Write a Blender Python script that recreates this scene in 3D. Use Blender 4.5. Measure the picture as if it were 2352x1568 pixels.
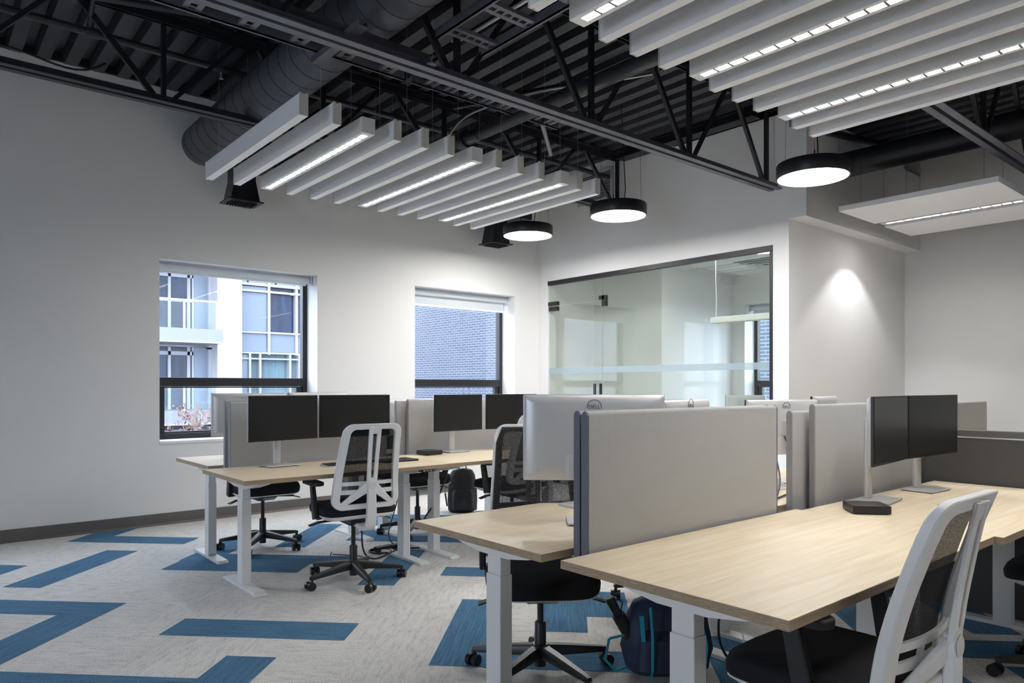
import bpy, math, random
from math import pi, sin, cos, radians as R, sqrt
from mathutils import Vector, Matrix
random.seed(7)
for o in list(bpy.data.objects): bpy.data.objects.remove(o)
S = bpy.context.scene
COL = S.collection

# ------------------------------------------------------------------ camera, sky, exposure
H = 1.30
cd = bpy.data.cameras.new('camera'); cam = bpy.data.objects.new('camera', cd); COL.objects.link(cam)
cam.location = (0, 0, H); cam.rotation_euler = (R(90), 0, R(-40.2377))
cd.sensor_width = 36; cd.lens = 1645/2352*36; cd.shift_y = (887-784)/2352; cd.clip_end = 300; cd.clip_start = .05
S.camera = cam
W = bpy.data.worlds.new('world'); S.world = W; W.use_nodes = True
wn = W.node_tree.nodes['Background']; wn.inputs[0].default_value = (0.78, 0.87, 1.0, 1); wn.inputs[1].default_value = 6.0
S.view_settings.view_transform = 'Standard'; S.view_settings.look = 'None'
S.view_settings.gamma = 1; S.view_settings.use_curve_mapping = False
S.view_settings.exposure = 0.92
LAMP = 34.0      # radiance of the round pendants
STRIP = 43.0    # radiance of the linear fixtures
def portal(x, y, z, sx, sz, rot):
    l = bpy.data.lights.new('window_portal', 'AREA'); l.shape = 'RECTANGLE'; l.size = sx; l.size_y = sz
    l.cycles.is_portal = True
    o = bpy.data.objects.new('window_portal', l); COL.objects.link(o); o.location = (x, y, z); o.rotation_euler = rot
for wx in (-.2, 2.605, 5.41): portal(wx, 7.60, 1.64, 1.56, 1.72, (R(-90), 0, 0))
portal(-3.75, 1.98, 1.64, 1.56, 1.72, (R(-90), 0, R(90)))
portal(9.75, 5.04, 1.64, 1.56, 1.72, (R(-90), 0, R(-90)))

# ------------------------------------------------------------------ materials
def mat(name, col, rough=.5, metal=0., spec=.5, emis=None, es=0., bump=None, var=None, sheen=0.):
    m = bpy.data.materials.new(name); m.use_nodes = True
    nt = m.node_tree; p = nt.nodes['Principled BSDF']
    p.inputs['Base Color'].default_value = (*col, 1); p.inputs['Roughness'].default_value = rough
    p.inputs['Metallic'].default_value = metal; p.inputs['Specular IOR Level'].default_value = spec
    if sheen: p.inputs['Sheen Weight'].default_value = sheen
    if emis: p.inputs['Emission Color'].default_value = (*emis, 1); p.inputs['Emission Strength'].default_value = es
    tc = nt.nodes.new('ShaderNodeTexCoord')
    if var:   # (scale, amount, stretch)
        sc, am, st = var
        mp = nt.nodes.new('ShaderNodeMapping'); mp.inputs['Scale'].default_value = st
        nt.links.new(tc.outputs['Object'], mp.inputs[0])
        n = nt.nodes.new('ShaderNodeTexNoise'); n.inputs['Scale'].default_value = sc; n.inputs['Detail'].default_value = 4
        nt.links.new(mp.outputs[0], n.inputs['Vector'])
        r = nt.nodes.new('ShaderNodeMapRange'); r.inputs[1].default_value = .3; r.inputs[2].default_value = .7
        r.inputs[3].default_value = 1-am; r.inputs[4].default_value = 1+am
        nt.links.new(n.outputs[0], r.inputs[0])
        mx = nt.nodes.new('ShaderNodeVectorMath'); mx.operation = 'SCALE'; mx.inputs[0].default_value = col
        nt.links.new(r.outputs[0], mx.inputs['Scale']); nt.links.new(mx.outputs[0], p.inputs['Base Color'])
    if bump:  # (scale, strength, stretch)
        sc, stn, st = bump
        mp = nt.nodes.new('ShaderNodeMapping'); mp.inputs['Scale'].default_value = st
        nt.links.new(tc.outputs['Object'], mp.inputs[0])
        n = nt.nodes.new('ShaderNodeTexNoise'); n.inputs['Scale'].default_value = sc
        nt.links.new(mp.outputs[0], n.inputs['Vector'])
        b = nt.nodes.new('ShaderNodeBump'); b.inputs['Strength'].default_value = stn; b.inputs['Distance'].default_value = .002
        nt.links.new(n.outputs[0], b.inputs['Height']); nt.links.new(b.outputs[0], p.inputs['Normal'])
    return m
def N(nt, t, **k):
    n = nt.nodes.new(t)
    for a, v in k.items(): setattr(n, a, v)
    return n

M = {}
M['wall'] = mat('white_paint', (.79, .785, .78), .55, bump=(60, .05, (1, 1, 1)), var=(1.2, .012, (1, 1, 1)))
M['reveal'] = mat('reveal_paint', (.84, .85, .86), .5)
M['base'] = mat('rubber_baseboard', (.125, .115, .11), .45, var=(3, .1, (1, 1, .2)))
M['steel_dark'] = mat('dark_painted_steel', (.014, .014, .018), .42, var=(5, .25, (1, 1, 1)))
M['chord'] = mat('grey_painted_chord', (.105, .105, .125), .38, var=(6, .2, (1, 1, 1)))
M['deck'] = mat('painted_roof_deck', (.030, .030, .037), .36, var=(4, .3, (1, 1, 1)), bump=(20, .2, (1, 1, 1)))
M['duct'] = mat('grey_painted_duct', (.066, .068, .084), .4, var=(3, .15, (1, 1, 1)))
M['groove'] = mat('duct_seam', (.008, .008, .010), .5)
M['pipe'] = mat('dark_pipe', (.030, .030, .035), .35)
M['black'] = mat('black_plastic', (.016, .016, .018), .38, bump=(300, .1, (1, 1, 1)))
M['blacksoft'] = mat('black_soft_plastic', (.022, .022, .024), .6)
M['blackmetal'] = mat('black_metal', (.012, .012, .014), .3)
M['frame'] = mat('black_window_frame', (.012, .012, .016), .45)
M['wmetal'] = mat('white_powder_coat', (.80, .80, .805), .35, bump=(400, .05, (1, 1, 1)))
M['wplastic'] = mat('white_plastic', (.86, .86, .855), .34)
M['felt'] = mat('white_felt', (.88, .88, .90), .9, var=(180, .04, (1, 1, 1)), bump=(250, .5, (1, 1, 1)))
M['feltedge'] = mat('felt_end_cap', (.62, .61, .57), .8)
M['housing'] = mat('white_fixture_housing', (.78, .78, .77), .4)
M['seat'] = mat('black_seat_fabric', (.007, .007, .009), .9, bump=(500, .4, (1, 1, 1)))
M['silver'] = mat('silver_plastic', (.68, .68, .685), .36, .2)
M['alu'] = mat('brushed_aluminium', (.66, .66, .665), .34, .4, var=(30, .05, (1, 1, 20)))
M['screen'] = mat('dark_display_glass', (.018, .018, .019), .27, spec=.5)
M['bezel'] = mat('black_bezel', (.012, .012, .013), .35)
M['trimblue'] = mat('slate_edge_trim', (.16, .17, .21), .5)
M['panel'] = mat('charcoal_panel', (.068, .066, .066), .55, var=(2, .06, (1, 1, 1)), bump=(300, .3, (1, 1, 1)))
M['trimgrey'] = mat('grey_panel_cap', (.11, .108, .108), .4)
M['light'] = mat('lamp_diffuser', (.9, .9, .9), .5, emis=(1, .985, .965), es=LAMP)
M['stripsoft'] = mat('linear_diffuser_dimmed', (.9, .9, .9), .5, emis=(1, .985, .97), es=STRIP*.5)
M['dim'] = mat('fill_light_diffuser', (.9, .9, .9), .5, emis=(1, .985, .965), es=5)
M['strip'] = mat('linear_diffuser', (.9, .9, .9), .5, emis=(1, .985, .97), es=STRIP)
M['louver'] = mat('louver_grey', (.16, .16, .16), .5)
M['recess'] = mat('light_recess_plastic', (.74, .74, .74), .4)
M['blind'] = mat('white_blind_fabric', (.62, .66, .70), .8)
M['navy'] = mat('navy_nylon', (.010, .022, .055), .6, var=(12, .4, (1, 1, 1)), bump=(40, .5, (1, 1, 1)))
M['teal'] = mat('turquoise_strap', (.02, .33, .46), .5)
M['bagblack'] = mat('black_nylon', (.014, .014, .017), .6, var=(14, .4, (1, 1, 1)), bump=(30, .6, (1, 1, 1)))
M['cable'] = mat('black_cable', (.015, .015, .017), .45)
M['cablew'] = mat('white_cable', (.62, .62, .62), .4)
M['flex'] = mat('silver_flex_conduit', (.55, .55, .55), .35, .6)
M['logo'] = mat('dark_logo', (.05, .05, .055), .35)
M['vent'] = mat('grey_grille', (.50, .50, .50), .4)
M['gap'] = mat('dark_gap', (.02, .02, .02), .7)
M['tile'] = mat('ceiling_tile_white', (.72, .72, .70), .8, bump=(200, .4, (1, 1, 1)))
M['tgrid'] = mat('ceiling_grid_white', (.6, .6, .6), .5)
M['facwhite'] = mat('pale_concrete', (.34, .34, .36), .8, var=(.8, .04, (1, 1, 1)))
M['facframe'] = mat('facade_frame_white', (.24, .25, .285), .5)
M['facpanel'] = mat('facade_panel_blue', (.115, .142, .19), .5)
M['facglass'] = mat('facade_glass_dark', (.013, .022, .048), .2, spec=.2, var=(1.4, .5, (4, 1, .5)))
M['faccurt'] = mat('facade_curtain', (.075, .125, .15), .7, var=(3, .35, (6, 1, .1)))
M['slab'] = mat('balcony_slab', (.15, .16, .18), .7)
M['bark'] = mat('grey_bark', (.12, .09, .08), .8)
M['leaf'] = mat('russet_leaves', (.095, .045, .035), .7, var=(4, .4, (1, 1, 1)))
M['asphalt'] = mat('asphalt', (.06, .065, .08), .9)
M['ledblue'] = mat('blue_led', (.1, .1, .9), .4, emis=(.15, .15, 1), es=3)
M['keys'] = mat('dark_keys', (.03, .03, .033), .5)
M['mug'] = mat('white_ceramic', (.78, .78, .77), .2)
M['bluechair'] = mat('dark_blue_fabric', (.02, .03, .06), .8)

def glass(name, tint, f0=.04, gloss=.9):
    m = bpy.data.materials.new(name); m.use_nodes = True; nt = m.node_tree; nt.nodes.clear()
    o = N(nt, 'ShaderNodeOutputMaterial'); mx = N(nt, 'ShaderNodeMixShader'); t = N(nt, 'ShaderNodeBsdfTransparent')
    g = N(nt, 'ShaderNodeBsdfGlossy'); g.inputs['Roughness'].default_value = 0.0; g.inputs[0].default_value = (gloss,)*3+(1,)
    t.inputs[0].default_value = (*tint, 1)
    lw = N(nt, 'ShaderNodeLayerWeight'); lw.inputs[0].default_value = .5
    pw = N(nt, 'ShaderNodeMath', operation='POWER'); pw.inputs[1].default_value = 5
    ml = N(nt, 'ShaderNodeMath', operation='MULTIPLY_ADD'); ml.inputs[1].default_value = .95; ml.inputs[2].default_value = f0
    nt.links.new(lw.outputs['Facing'], pw.inputs[0]); nt.links.new(pw.outputs[0], ml.inputs[0])
    nt.links.new(ml.outputs[0], mx.inputs[0]); nt.links.new(t.outputs[0], mx.inputs[1]); nt.links.new(g.outputs[0], mx.inputs[2])
    nt.links.new(mx.outputs[0], o.inputs[0]); return m
M['glass'] = glass('window_glass', (.97, .985, 1), .04)
M['bglass'] = glass('balcony_glass', (.93, .97, .97), .012)
M['pglass'] = glass('partition_glass', (.87, .90, .875), .05)
def frosted():
    m = bpy.data.materials.new('frosted_film'); m.use_nodes = True; nt = m.node_tree; nt.nodes.clear()
    o = N(nt, 'ShaderNodeOutputMaterial'); mx = N(nt, 'ShaderNodeMixShader'); mx.inputs[0].default_value = .55
    t = N(nt, 'ShaderNodeBsdfTransparent'); d = N(nt, 'ShaderNodeBsdfDiffuse'); d.inputs[0].default_value = (.40, .49, .54, 1)
    nt.links.new(t.outputs[0], mx.inputs[1]); nt.links.new(d.outputs[0], mx.inputs[2]); nt.links.new(mx.outputs[0], o.inputs[0]); return m
M['film'] = frosted()
def meshfab():
    m = bpy.data.materials.new('black_mesh_fabric'); m.use_nodes = True; nt = m.node_tree; nt.nodes.clear()
    o = N(nt, 'ShaderNodeOutputMaterial'); mx = N(nt, 'ShaderNodeMixShader')
    t = N(nt, 'ShaderNodeBsdfTransparent'); p = N(nt, 'ShaderNodeBsdfPrincipled')
    p.inputs['Base Color'].default_value = (.012, .012, .014, 1); p.inputs['Roughness'].default_value = .8; p.inputs['Specular IOR Level'].default_value = .25
    tc = N(nt, 'ShaderNodeTexCoord'); v = N(nt, 'ShaderNodeTexVoronoi'); v.inputs['Scale'].default_value = 420
    nt.links.new(tc.outputs['Object'], v.inputs[0])
    r = N(nt, 'ShaderNodeMapRange'); r.inputs[1].default_value = .15; r.inputs[2].default_value = .6; r.inputs[3].default_value = .72; r.inputs[4].default_value = .95
    nt.links.new(v.outputs['Distance'], r.inputs[0]); nt.links.new(r.outputs[0], mx.inputs[0])
    nt.links.new(t.outputs[0], mx.inputs[1]); nt.links.new(p.outputs[0], mx.inputs[2]); nt.links.new(mx.outputs[0], o.inputs[0]); return m
M['mesh'] = meshfab()
def wood(name, c1, c2, edge=False):
    m = bpy.data.materials.new(name); m.use_nodes = True; nt = m.node_tree; p = nt.nodes['Principled BSDF']
    p.inputs['Roughness'].default_value = .42; p.inputs['Specular IOR Level'].default_value = .4
    tc = N(nt, 'ShaderNodeTexCoord'); mp = N(nt, 'ShaderNodeMapping')
    mp.inputs['Scale'].default_value = (.8, 9, 160) if edge else (1.1, 16, 16)
    nt.links.new(tc.outputs['Object'], mp.inputs[0])
    n = N(nt, 'ShaderNodeTexNoise'); n.inputs['Scale'].default_value = 2.2; n.inputs['Detail'].default_value = 8; n.inputs['Distortion'].default_value = .7
    nt.links.new(mp.outputs[0], n.inputs[0])
    mp2 = N(nt, 'ShaderNodeMapping'); mp2.inputs['Scale'].default_value = (4, 130, 60); nt.links.new(tc.outputs['Object'], mp2.inputs[0])
    n2 = N(nt, 'ShaderNodeTexNoise'); n2.inputs['Scale'].default_value = 1.6; n2.inputs['Detail'].default_value = 3; nt.links.new(mp2.outputs[0], n2.inputs[0])
    ad = N(nt, 'ShaderNodeMath', operation='MULTIPLY_ADD'); ad.inputs[1].default_value = .35; nt.links.new(n2.outputs[0], ad.inputs[0]); nt.links.new(n.outputs[0], ad.inputs[2])
    cr = N(nt, 'ShaderNodeValToRGB'); cr.color_ramp.elements[0].position = .45; cr.color_ramp.elements[1].position = .85
    cr.color_ramp.elements[0].color = (*c1, 1); cr.color_ramp.elements[1].color = (*c2, 1)
    nt.links.new(ad.outputs[0], cr.inputs[0]); nt.links.new(cr.outputs[0], p.inputs['Base Color']); return m
M['wood'] = wood('maple_laminate', (.90, .775, .58), (.79, .645, .44))
M['woodedge'] = wood('striped_desk_edge', (.54, .42, .29), (.34, .245, .155), True)
def screenfab():
    m = bpy.data.materials.new('grey_screen_fabric'); m.use_nodes = True; nt = m.node_tree; p = nt.nodes['Principled BSDF']
    p.inputs['Roughness'].default_value = .85; p.inputs['Sheen Weight'].default_value = .2
    tc = N(nt, 'ShaderNodeTexCoord'); w1 = N(nt, 'ShaderNodeTexWave'); w1.bands_direction = 'Z'; w1.inputs['Scale'].default_value = 95
    w1.inputs['Distortion'].default_value = .6; nt.links.new(tc.outputs['Object'], w1.inputs[0])
    w2 = N(nt, 'ShaderNodeTexWave'); w2.bands_direction = 'X'; w2.inputs['Scale'].default_value = 130; nt.links.new(tc.outputs['Object'], w2.inputs[0])
    mu = N(nt, 'ShaderNodeMath', operation='ADD'); nt.links.new(w1.outputs['Fac'], mu.inputs[0]); nt.links.new(w2.outputs['Fac'], mu.inputs[1])
    cr = N(nt, 'ShaderNodeMapRange'); cr.inputs[2].default_value = 2; cr.inputs[3].default_value = .42; cr.inputs[4].default_value = .52
    nt.links.new(mu.outputs[0], cr.inputs[0]); cc = N(nt, 'ShaderNodeVectorMath', operation='SCALE'); cc.inputs[0].default_value = (1.0, 1.0, 1.0)
    nt.links.new(cr.outputs[0], cc.inputs['Scale']); nt.links.new(cc.outputs[0], p.inputs['Base Color'])
    b = N(nt, 'ShaderNodeBump'); b.inputs['Strength'].default_value = .25; b.inputs['Distance'].default_value = .001
    nt.links.new(mu.outputs[0], b.inputs['Height']); nt.links.new(b.outputs[0], p.inputs['Normal']); return m
M['fabric'] = screenfab()
M['fabricedge'] = mat('grey_fabric_edge', (.38, .38, .385), .85)
def carpet(name, c1, c2, blue=False, ang=45):
    m = bpy.data.materials.new(name); m.use_nodes = True; nt = m.node_tree; p = nt.nodes['Principled BSDF']
    p.inputs['Roughness'].default_value = .95; p.inputs['Specular IOR Level'].default_value = .15
    tc = N(nt, 'ShaderNodeTexCoord')
    def streak(a, sx, sy, sc, det=6):
        mp0 = N(nt, 'ShaderNodeMapping'); mp0.inputs['Rotation'].default_value = (0, 0, R(-a))
        nt.links.new(tc.outputs['Object'], mp0.inputs[0])
        mp = N(nt, 'ShaderNodeMapping'); mp.inputs['Scale'].default_value = (sx, sy, 1); nt.links.new(mp0.outputs[0], mp.inputs[0])
        n = N(nt, 'ShaderNodeTexNoise'); n.inputs['Scale'].default_value = sc; n.inputs['Detail'].default_value = det; n.inputs['Roughness'].default_value = .65
        nt.links.new(mp.outputs[0], n.inputs[0]); return n, mp0
    if blue:
        a, _ = streak(ang, 2.0, 55, 1.6)
        fac = a.outputs[0]
    else:
        a, mp0 = streak(45, 3.2, 13, 2.8); b, _ = streak(135, 3.2, 13, 2.8)
        ch = N(nt, 'ShaderNodeTexBrick'); ch.inputs['Scale'].default_value = 1; ch.inputs['Brick Width'].default_value = 1.04; ch.inputs['Row Height'].default_value = .26
        ch.inputs['Mortar Size'].default_value = 0; ch.inputs['Color1'].default_value = (0, 0, 0, 1); ch.inputs['Color2'].default_value = (1, 1, 1, 1)
        nt.links.new(mp0.outputs[0], ch.inputs[0])
        st = N(nt, 'ShaderNodeMath', operation='GREATER_THAN'); st.inputs[1].default_value = .5; nt.links.new(ch.outputs[0], st.inputs[0])
        mx = N(nt, 'ShaderNodeMix'); mx.data_type = 'FLOAT'; nt.links.new(st.outputs[0], mx.inputs[0])
        nt.links.new(a.outputs[0], mx.inputs[2]); nt.links.new(b.outputs[0], mx.inputs[3])
        sc2 = N(nt, 'ShaderNodeMath', operation='MULTIPLY_ADD'); sc2.inputs[1].default_value = .75; sc2.inputs[2].default_value = .10
        nt.links.new(mx.outputs[0], sc2.inputs[0]); fac = sc2.outputs[0]
    fn = N(nt, 'ShaderNodeTexNoise'); fn.inputs['Scale'].default_value = 150; fn.inputs['Detail'].default_value = 2; nt.links.new(tc.outputs['Object'], fn.inputs[0])
    ad = N(nt, 'ShaderNodeMath', operation='MULTIPLY_ADD'); ad.inputs[1].default_value = .6 if blue else 1.0; nt.links.new(fn.outputs[0], ad.inputs[0]); nt.links.new(fac, ad.inputs[2])
    cr = N(nt, 'ShaderNodeValToRGB'); cr.color_ramp.elements[0].position = .52 if blue else .66; cr.color_ramp.elements[1].position = .98 if blue else 1.0
    cr.color_ramp.elements[0].color = (*c1, 1); cr.color_ramp.elements[1].color = (*c2, 1)
    nt.links.new(ad.outputs[0], cr.inputs[0]); nt.links.new(cr.outputs[0], p.inputs['Base Color'])
    b = N(nt, 'ShaderNodeBump'); b.inputs['Strength'].default_value = .5; b.inputs['Distance'].default_value = .004
    nt.links.new(fn.outputs[0], b.inputs['Height']); nt.links.new(b.outputs[0], p.inputs['Normal']); return m
M['carpet'] = carpet('grey_streaked_carpet', (.30, .288, .275), (.70, .68, .655))
M['blue_s'] = carpet('blue_carpet_plank_one_way', (.030, .085, .16), (.105, .235, .37), True, 45)
M['blue_t'] = carpet('blue_carpet_plank_other_way', (.030, .085, .16), (.105, .235, .37), True, 135)
def brick():
    m = bpy.data.materials.new('grey_brick'); m.use_nodes = True; nt = m.node_tree; p = nt.nodes['Principled BSDF']; p.inputs['Roughness'].default_value = .8
    tc = N(nt, 'ShaderNodeTexCoord'); mp = N(nt, 'ShaderNodeMapping'); mp.inputs['Rotation'].default_value = (0, R(0), 0)
    sx = N(nt, 'ShaderNodeSeparateXYZ'); cx = N(nt, 'ShaderNodeCombineXYZ'); nt.links.new(tc.outputs['Object'], sx.inputs[0])
    nt.links.new(sx.outputs[1], cx.inputs[0]); nt.links.new(sx.outputs[2], cx.inputs[1])
    b = N(nt, 'ShaderNodeTexBrick'); b.inputs['Scale'].default_value = 1; b.inputs['Brick Width'].default_value = .42; b.inputs['Row Height'].default_value = .125
    b.inputs['Mortar Size'].default_value = .018; b.inputs['Color1'].default_value = (.05, .06, .09, 1); b.inputs['Color2'].default_value = (.068, .082, .118, 1)
    b.inputs['Mortar'].default_value = (.17, .19, .235, 1); nt.links.new(cx.outputs[0], b.inputs[0]); nt.links.new(b.outputs[0], p.inputs['Base Color']); return m
M['brick'] = brick()

# ------------------------------------------------------------------ mesh helpers
class MB:
    def __init__(s): s.v = []; s.f = []; s.m = []; s.cur = 0
    def quad_mat(s, i): s.cur = i; return s
    def add(s, vs, fs):
        b = len(s.v); s.v += [tuple(v) for v in vs]; s.f += [tuple(b+i for i in f) for f in fs]; s.m += [s.cur]*len(fs); return s
    def box(s, x0, x1, y0, y1, z0, z1):
        v = [(x0, y0, z0), (x1, y0, z0), (x1, y1, z0), (x0, y1, z0), (x0, y0, z1), (x1, y0, z1), (x1, y1, z1), (x0, y1, z1)]
        return s.add(v, [(0, 3, 2, 1), (4, 5, 6, 7), (0, 1, 5, 4), (1, 2, 6, 5), (2, 3, 7, 6), (3, 0, 4, 7)])
    def obox(s, c, sx, sy, sz, rot):    # centred box with a 3x3 rotation
        c = Vector(c); v = [c + rot @ Vector((a*sx/2, b*sy/2, d*sz/2)) for d in (-1, 1) for a, b in ((-1, -1), (1, -1), (1, 1), (-1, 1))]
        return s.add(v, [(0, 3, 2, 1), (4, 5, 6, 7), (0, 1, 5, 4), (1, 2, 6, 5), (2, 3, 7, 6), (3, 0, 4, 7)])
    def bar(s, p, q, w, h, w2=None, h2=None, up=(0, 0, 1)):
        p = Vector(p); q = Vector(q); d = (q-p).normalized(); u = Vector(up)
        if abs(d.dot(u)) > .97: u = Vector((0, 1, 0))
        r = d.cross(u).normalized(); u = r.cross(d); w2 = w2 or w; h2 = h2 or h
        v = [p+r*a*w/2+u*b*h/2 for a, b in ((-1, -1), (1, -1), (1, 1), (-1, 1))] + [q+r*a*w2/2+u*b*h2/2 for a, b in ((-1, -1), (1, -1), (1, 1), (-1, 1))]
        return s.add(v, [(0, 3, 2, 1), (4, 5, 6, 7), (0, 1, 5, 4), (1, 2, 6, 5), (2, 3, 7, 6), (3, 0, 4, 7)])
    def prism(s, poly, a, b, ax='z'):   # poly in the two other axes, extruded from a to b along ax
        n = len(poly)
        mk = {'z': lambda p, t: (p[0], p[1], t), 'y': lambda p, t: (p[0], t, p[1]), 'x': lambda p, t: (t, p[0], p[1])}[ax]
        v = [mk(p, a) for p in poly]+[mk(p, b) for p in poly]
        return s.add(v, [tuple(range(n))[::-1], tuple(range(n, 2*n))]+[(i, (i+1) % n, n+(i+1) % n, n+i) for i in range(n)])
    def loft(s, rings, closed=True, cap=True):
        n = len(rings[0]); v = [p for r in rings for p in r]; f = []
        for k in range(len(rings)-1):
            for i in range(n if closed else n-1):
                j = (i+1) % n; f.append((k*n+i, k*n+j, (k+1)*n+j, (k+1)*n+i))
        if cap: f += [tuple(range(n))[::-1], tuple(range((len(rings)-1)*n, len(rings)*n))]
        return s.add(v, f)
    def tube(s, pts, r, n=8, cap=True, r2=None):
        pts = [Vector(p) for p in pts]; rings = []; pr = None
        for i, p in enumerate(pts):
            d = (pts[min(i+1, len(pts)-1)]-pts[max(i-1, 0)]).normalized()
            if pr is None: pr = d.orthogonal().normalized()
            pr = (pr-d*pr.dot(d)).normalized(); b = d.cross(pr)
            rr = r if r2 is None else r+(r2-r)*i/(len(pts)-1)
            rings.append([p+pr*rr*cos(2*pi*k/n)+b*rr*sin(2*pi*k/n) for k in range(n)])
        return s.loft(rings, True, cap)
    def lathe(s, prof, n=24, c=(0, 0, 0), ax='z', cap=True):
        rings = []
        for r, z in prof:
            ring = []
            for k in range(n):
                a = 2*pi*k/n; x, y = r*cos(a), r*sin(a)
                ring.append({'z': (c[0]+x, c[1]+y, c[2]+z), 'x': (c[0]+z, c[1]+x, c[2]+y), 'y': (c[0]+y, c[1]+z, c[2]+x)}[ax])
            rings.append(ring)
        return s.loft(rings, True, cap)
    def build(s, name, m, parent=None, smooth=False, bevel=0., seg=2, auto=35, loc=None, fix=True, sub=0):
        me = bpy.data.meshes.new(name); me.from_pydata(s.v, [], s.f)
        ms = m if isinstance(m, (list, tuple)) else [m]
        for x in ms: me.materials.append(M[x])
        for p, k in zip(me.polygons, s.m): p.material_index = k
        if fix:
            import bmesh
            bm = bmesh.new(); bm.from_mesh(me); bmesh.ops.recalc_face_normals(bm, faces=bm.faces); bm.to_mesh(me); bm.free()
        o = bpy.data.objects.new(name, me); COL.objects.link(o)
        if parent is not None: o.parent = parent
        if loc: o.location = loc
        if smooth:
            for p in me.polygons: p.use_smooth = True
            try: me.set_sharp_from_angle(angle=R(auto))
            except Exception: pass
        if bevel:
            b = o.modifiers.new('bevel', 'BEVEL'); b.width = bevel; b.segments = seg; b.limit_method = 'ANGLE'; b.angle_limit = R(40)
        if sub:
            b = o.modifiers.new('subd', 'SUBSURF'); b.levels = sub; b.render_levels = sub
        return o
def rrect(w, h, r, n=5, cx=0, cy=0):
    out = []
    for (sx, sy, a0) in ((1, 1, 0), (-1, 1, 90), (-1, -1, 180), (1, -1, 270)):
        for k in range(n+1):
            a = R(a0+90*k/n); out.append((cx+sx*(w/2-r)+r*cos(a), cy+sy*(h/2-r)+r*sin(a)))
    return out
def thing(name, label, cat, loc=(0, 0, 0), rz=0., group=None):
    o = bpy.data.objects.new(name, None); COL.objects.link(o); o.empty_display_size = .05
    o.location = loc; o.rotation_euler = (0, 0, rz); o['label'] = label; o['category'] = cat
    if group: o['group'] = group
    return o
def tag(o, label, cat, group=None, kind=None):
    o['label'] = label; o['category'] = cat
    if group: o['group'] = group
    if kind: o['kind'] = kind
    return o
def struct(o): o['kind'] = 'structure'; return o
def semp(name):
    o = bpy.data.objects.new(name, None); COL.objects.link(o); o['kind'] = 'structure'; return o
def dup(root, loc=None, rz=None, label=None, group=None):
    r = root.copy(); COL.objects.link(r)
    if loc is not None: r.location = loc
    if rz is not None: r.rotation_euler = (0, 0, rz)
    if label: r['label'] = label
    if group: r['group'] = group
    def rec(a, b):
        for ch in [o for o in bpy.data.objects if o.parent == a]:
            c = ch.copy(); COL.objects.link(c); c.parent = b; rec(ch, c)
    rec(root, r); return r

# ------------------------------------------------------------------ room shell
YL, XG, XB, YR, YBK = 7.26, 6.62, 9.40, 3.613, 3.435
X0, Y0, DZ = -3.5, -4.5, 4.10
# floor: grey planks with blue ones let in, laid at 45 degrees (s along +45, t along +135)
fl = MB(); q = sqrt(.5)
fl.add([(X0-.3, Y0-.3, 0), (XB+.3, Y0-.3, 0), (XB+.3, YL+.3, 0), (X0-.3, YL+.3, 0)], [(0, 1, 2, 3)])
planks = [(3.58, 3.845, 1.16, 2.155, 't'), (4.35, 5.395, 3.415, 3.675, 's'), (3.84, 4.09, 2.66, 3.70, 't'), (3.05, 3.84, 2.66, 2.915, 's'),
 (5.66, 5.91, 3.185, 4.21, 't'), (5.91, 6.29, 3.96, 4.215, 's'), (4.63, 4.885, 3.93, 4.97, 't'), (4.855, 5.11, 1.91, 2.905, 't'), (5.11, 5.36, 1.66, 2.655, 't'),
 (5.11, 6.15, 2.655, 2.92, 's'), (5.62, 6.60, 2.15, 2.40, 's'), (2.30, 3.33, 1.41, 1.66, 's'), (2.80, 3.06, 1.66, 2.66, 't'), (4.59, 5.62, 1.155, 1.40, 's'),
 (4.86, 5.10, -.12, .90, 't'), (3.295, 4.335, .41, .665, 's'), (3.285, 3.54, -.60, .41, 't'), (3.80, 4.56, -.085, .17, 's'), (4.06, 4.56, -.33, -.085, 's'),
 (5.9, 6.93, 1.655, 1.90, 's'), (5.9, 6.15, .62, 1.655, 't'), (6.9, 7.15, 1.2, 2.2, 't'), (6.4, 7.4, .4, .65, 's')]
rs = [(3.0, 3.25, -1.9, -.9, 't'), (3.285, 3.54, -1.75, -.75, 't'), (4.1, 5.1, -1.2, -.95, 's'), (3.55, 4.55, -1.75, -1.5, 's'), (3.25, 3.5, -3.0, -2.0, 't'),
 (3.6, 3.85, -2.85, -1.85, 't'), (3.95, 4.95, -2.35, -2.1, 's'), (4.6, 4.85, -2.0, -1.0, 't'), (5.2, 6.2, -1.6, -1.35, 's'), (2.5, 2.75, -2.6, -1.6, 't'),
 (2.8, 3.8, -.9, -.65, 's'), (4.2, 4.45, -3.6, -2.6, 't'), (2.6, 3.6, -3.3, -3.05, 's'), (5.0, 5.25, -3.4, -2.4, 't'), (5.5, 6.5, -.7, -.45, 's'), (6.2, 6.45, -.4, .6, 't'),
 (2.0, 2.25, -.5, .5, 't'), (1.2, 2.2, 2.2, 2.45, 's'), (1.7, 1.95, 3.2, 4.2, 't'), (2.9, 3.9, 4.6, 4.85, 's'), (7.2, 8.2, -1.0, -.75, 's'), (6.6, 6.85, -2.4, -1.4, 't')]
for s0, s1, t0, t1, d in planks+rs:
    fl.cur = 1 if d == 's' else 2
    if d == 's' and s1-s0 > .9 and False: pass
    P = [((s-t)*q, (s+t)*q, .0012) for s, t in ((s0, t0), (s1, t0), (s1, t1), (s0, t1))]
    fl.add(P, [(0, 1, 2, 3)])
struct(fl.build('floor', ['carpet', 'blue_s', 'blue_t'], fix=False))

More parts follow.
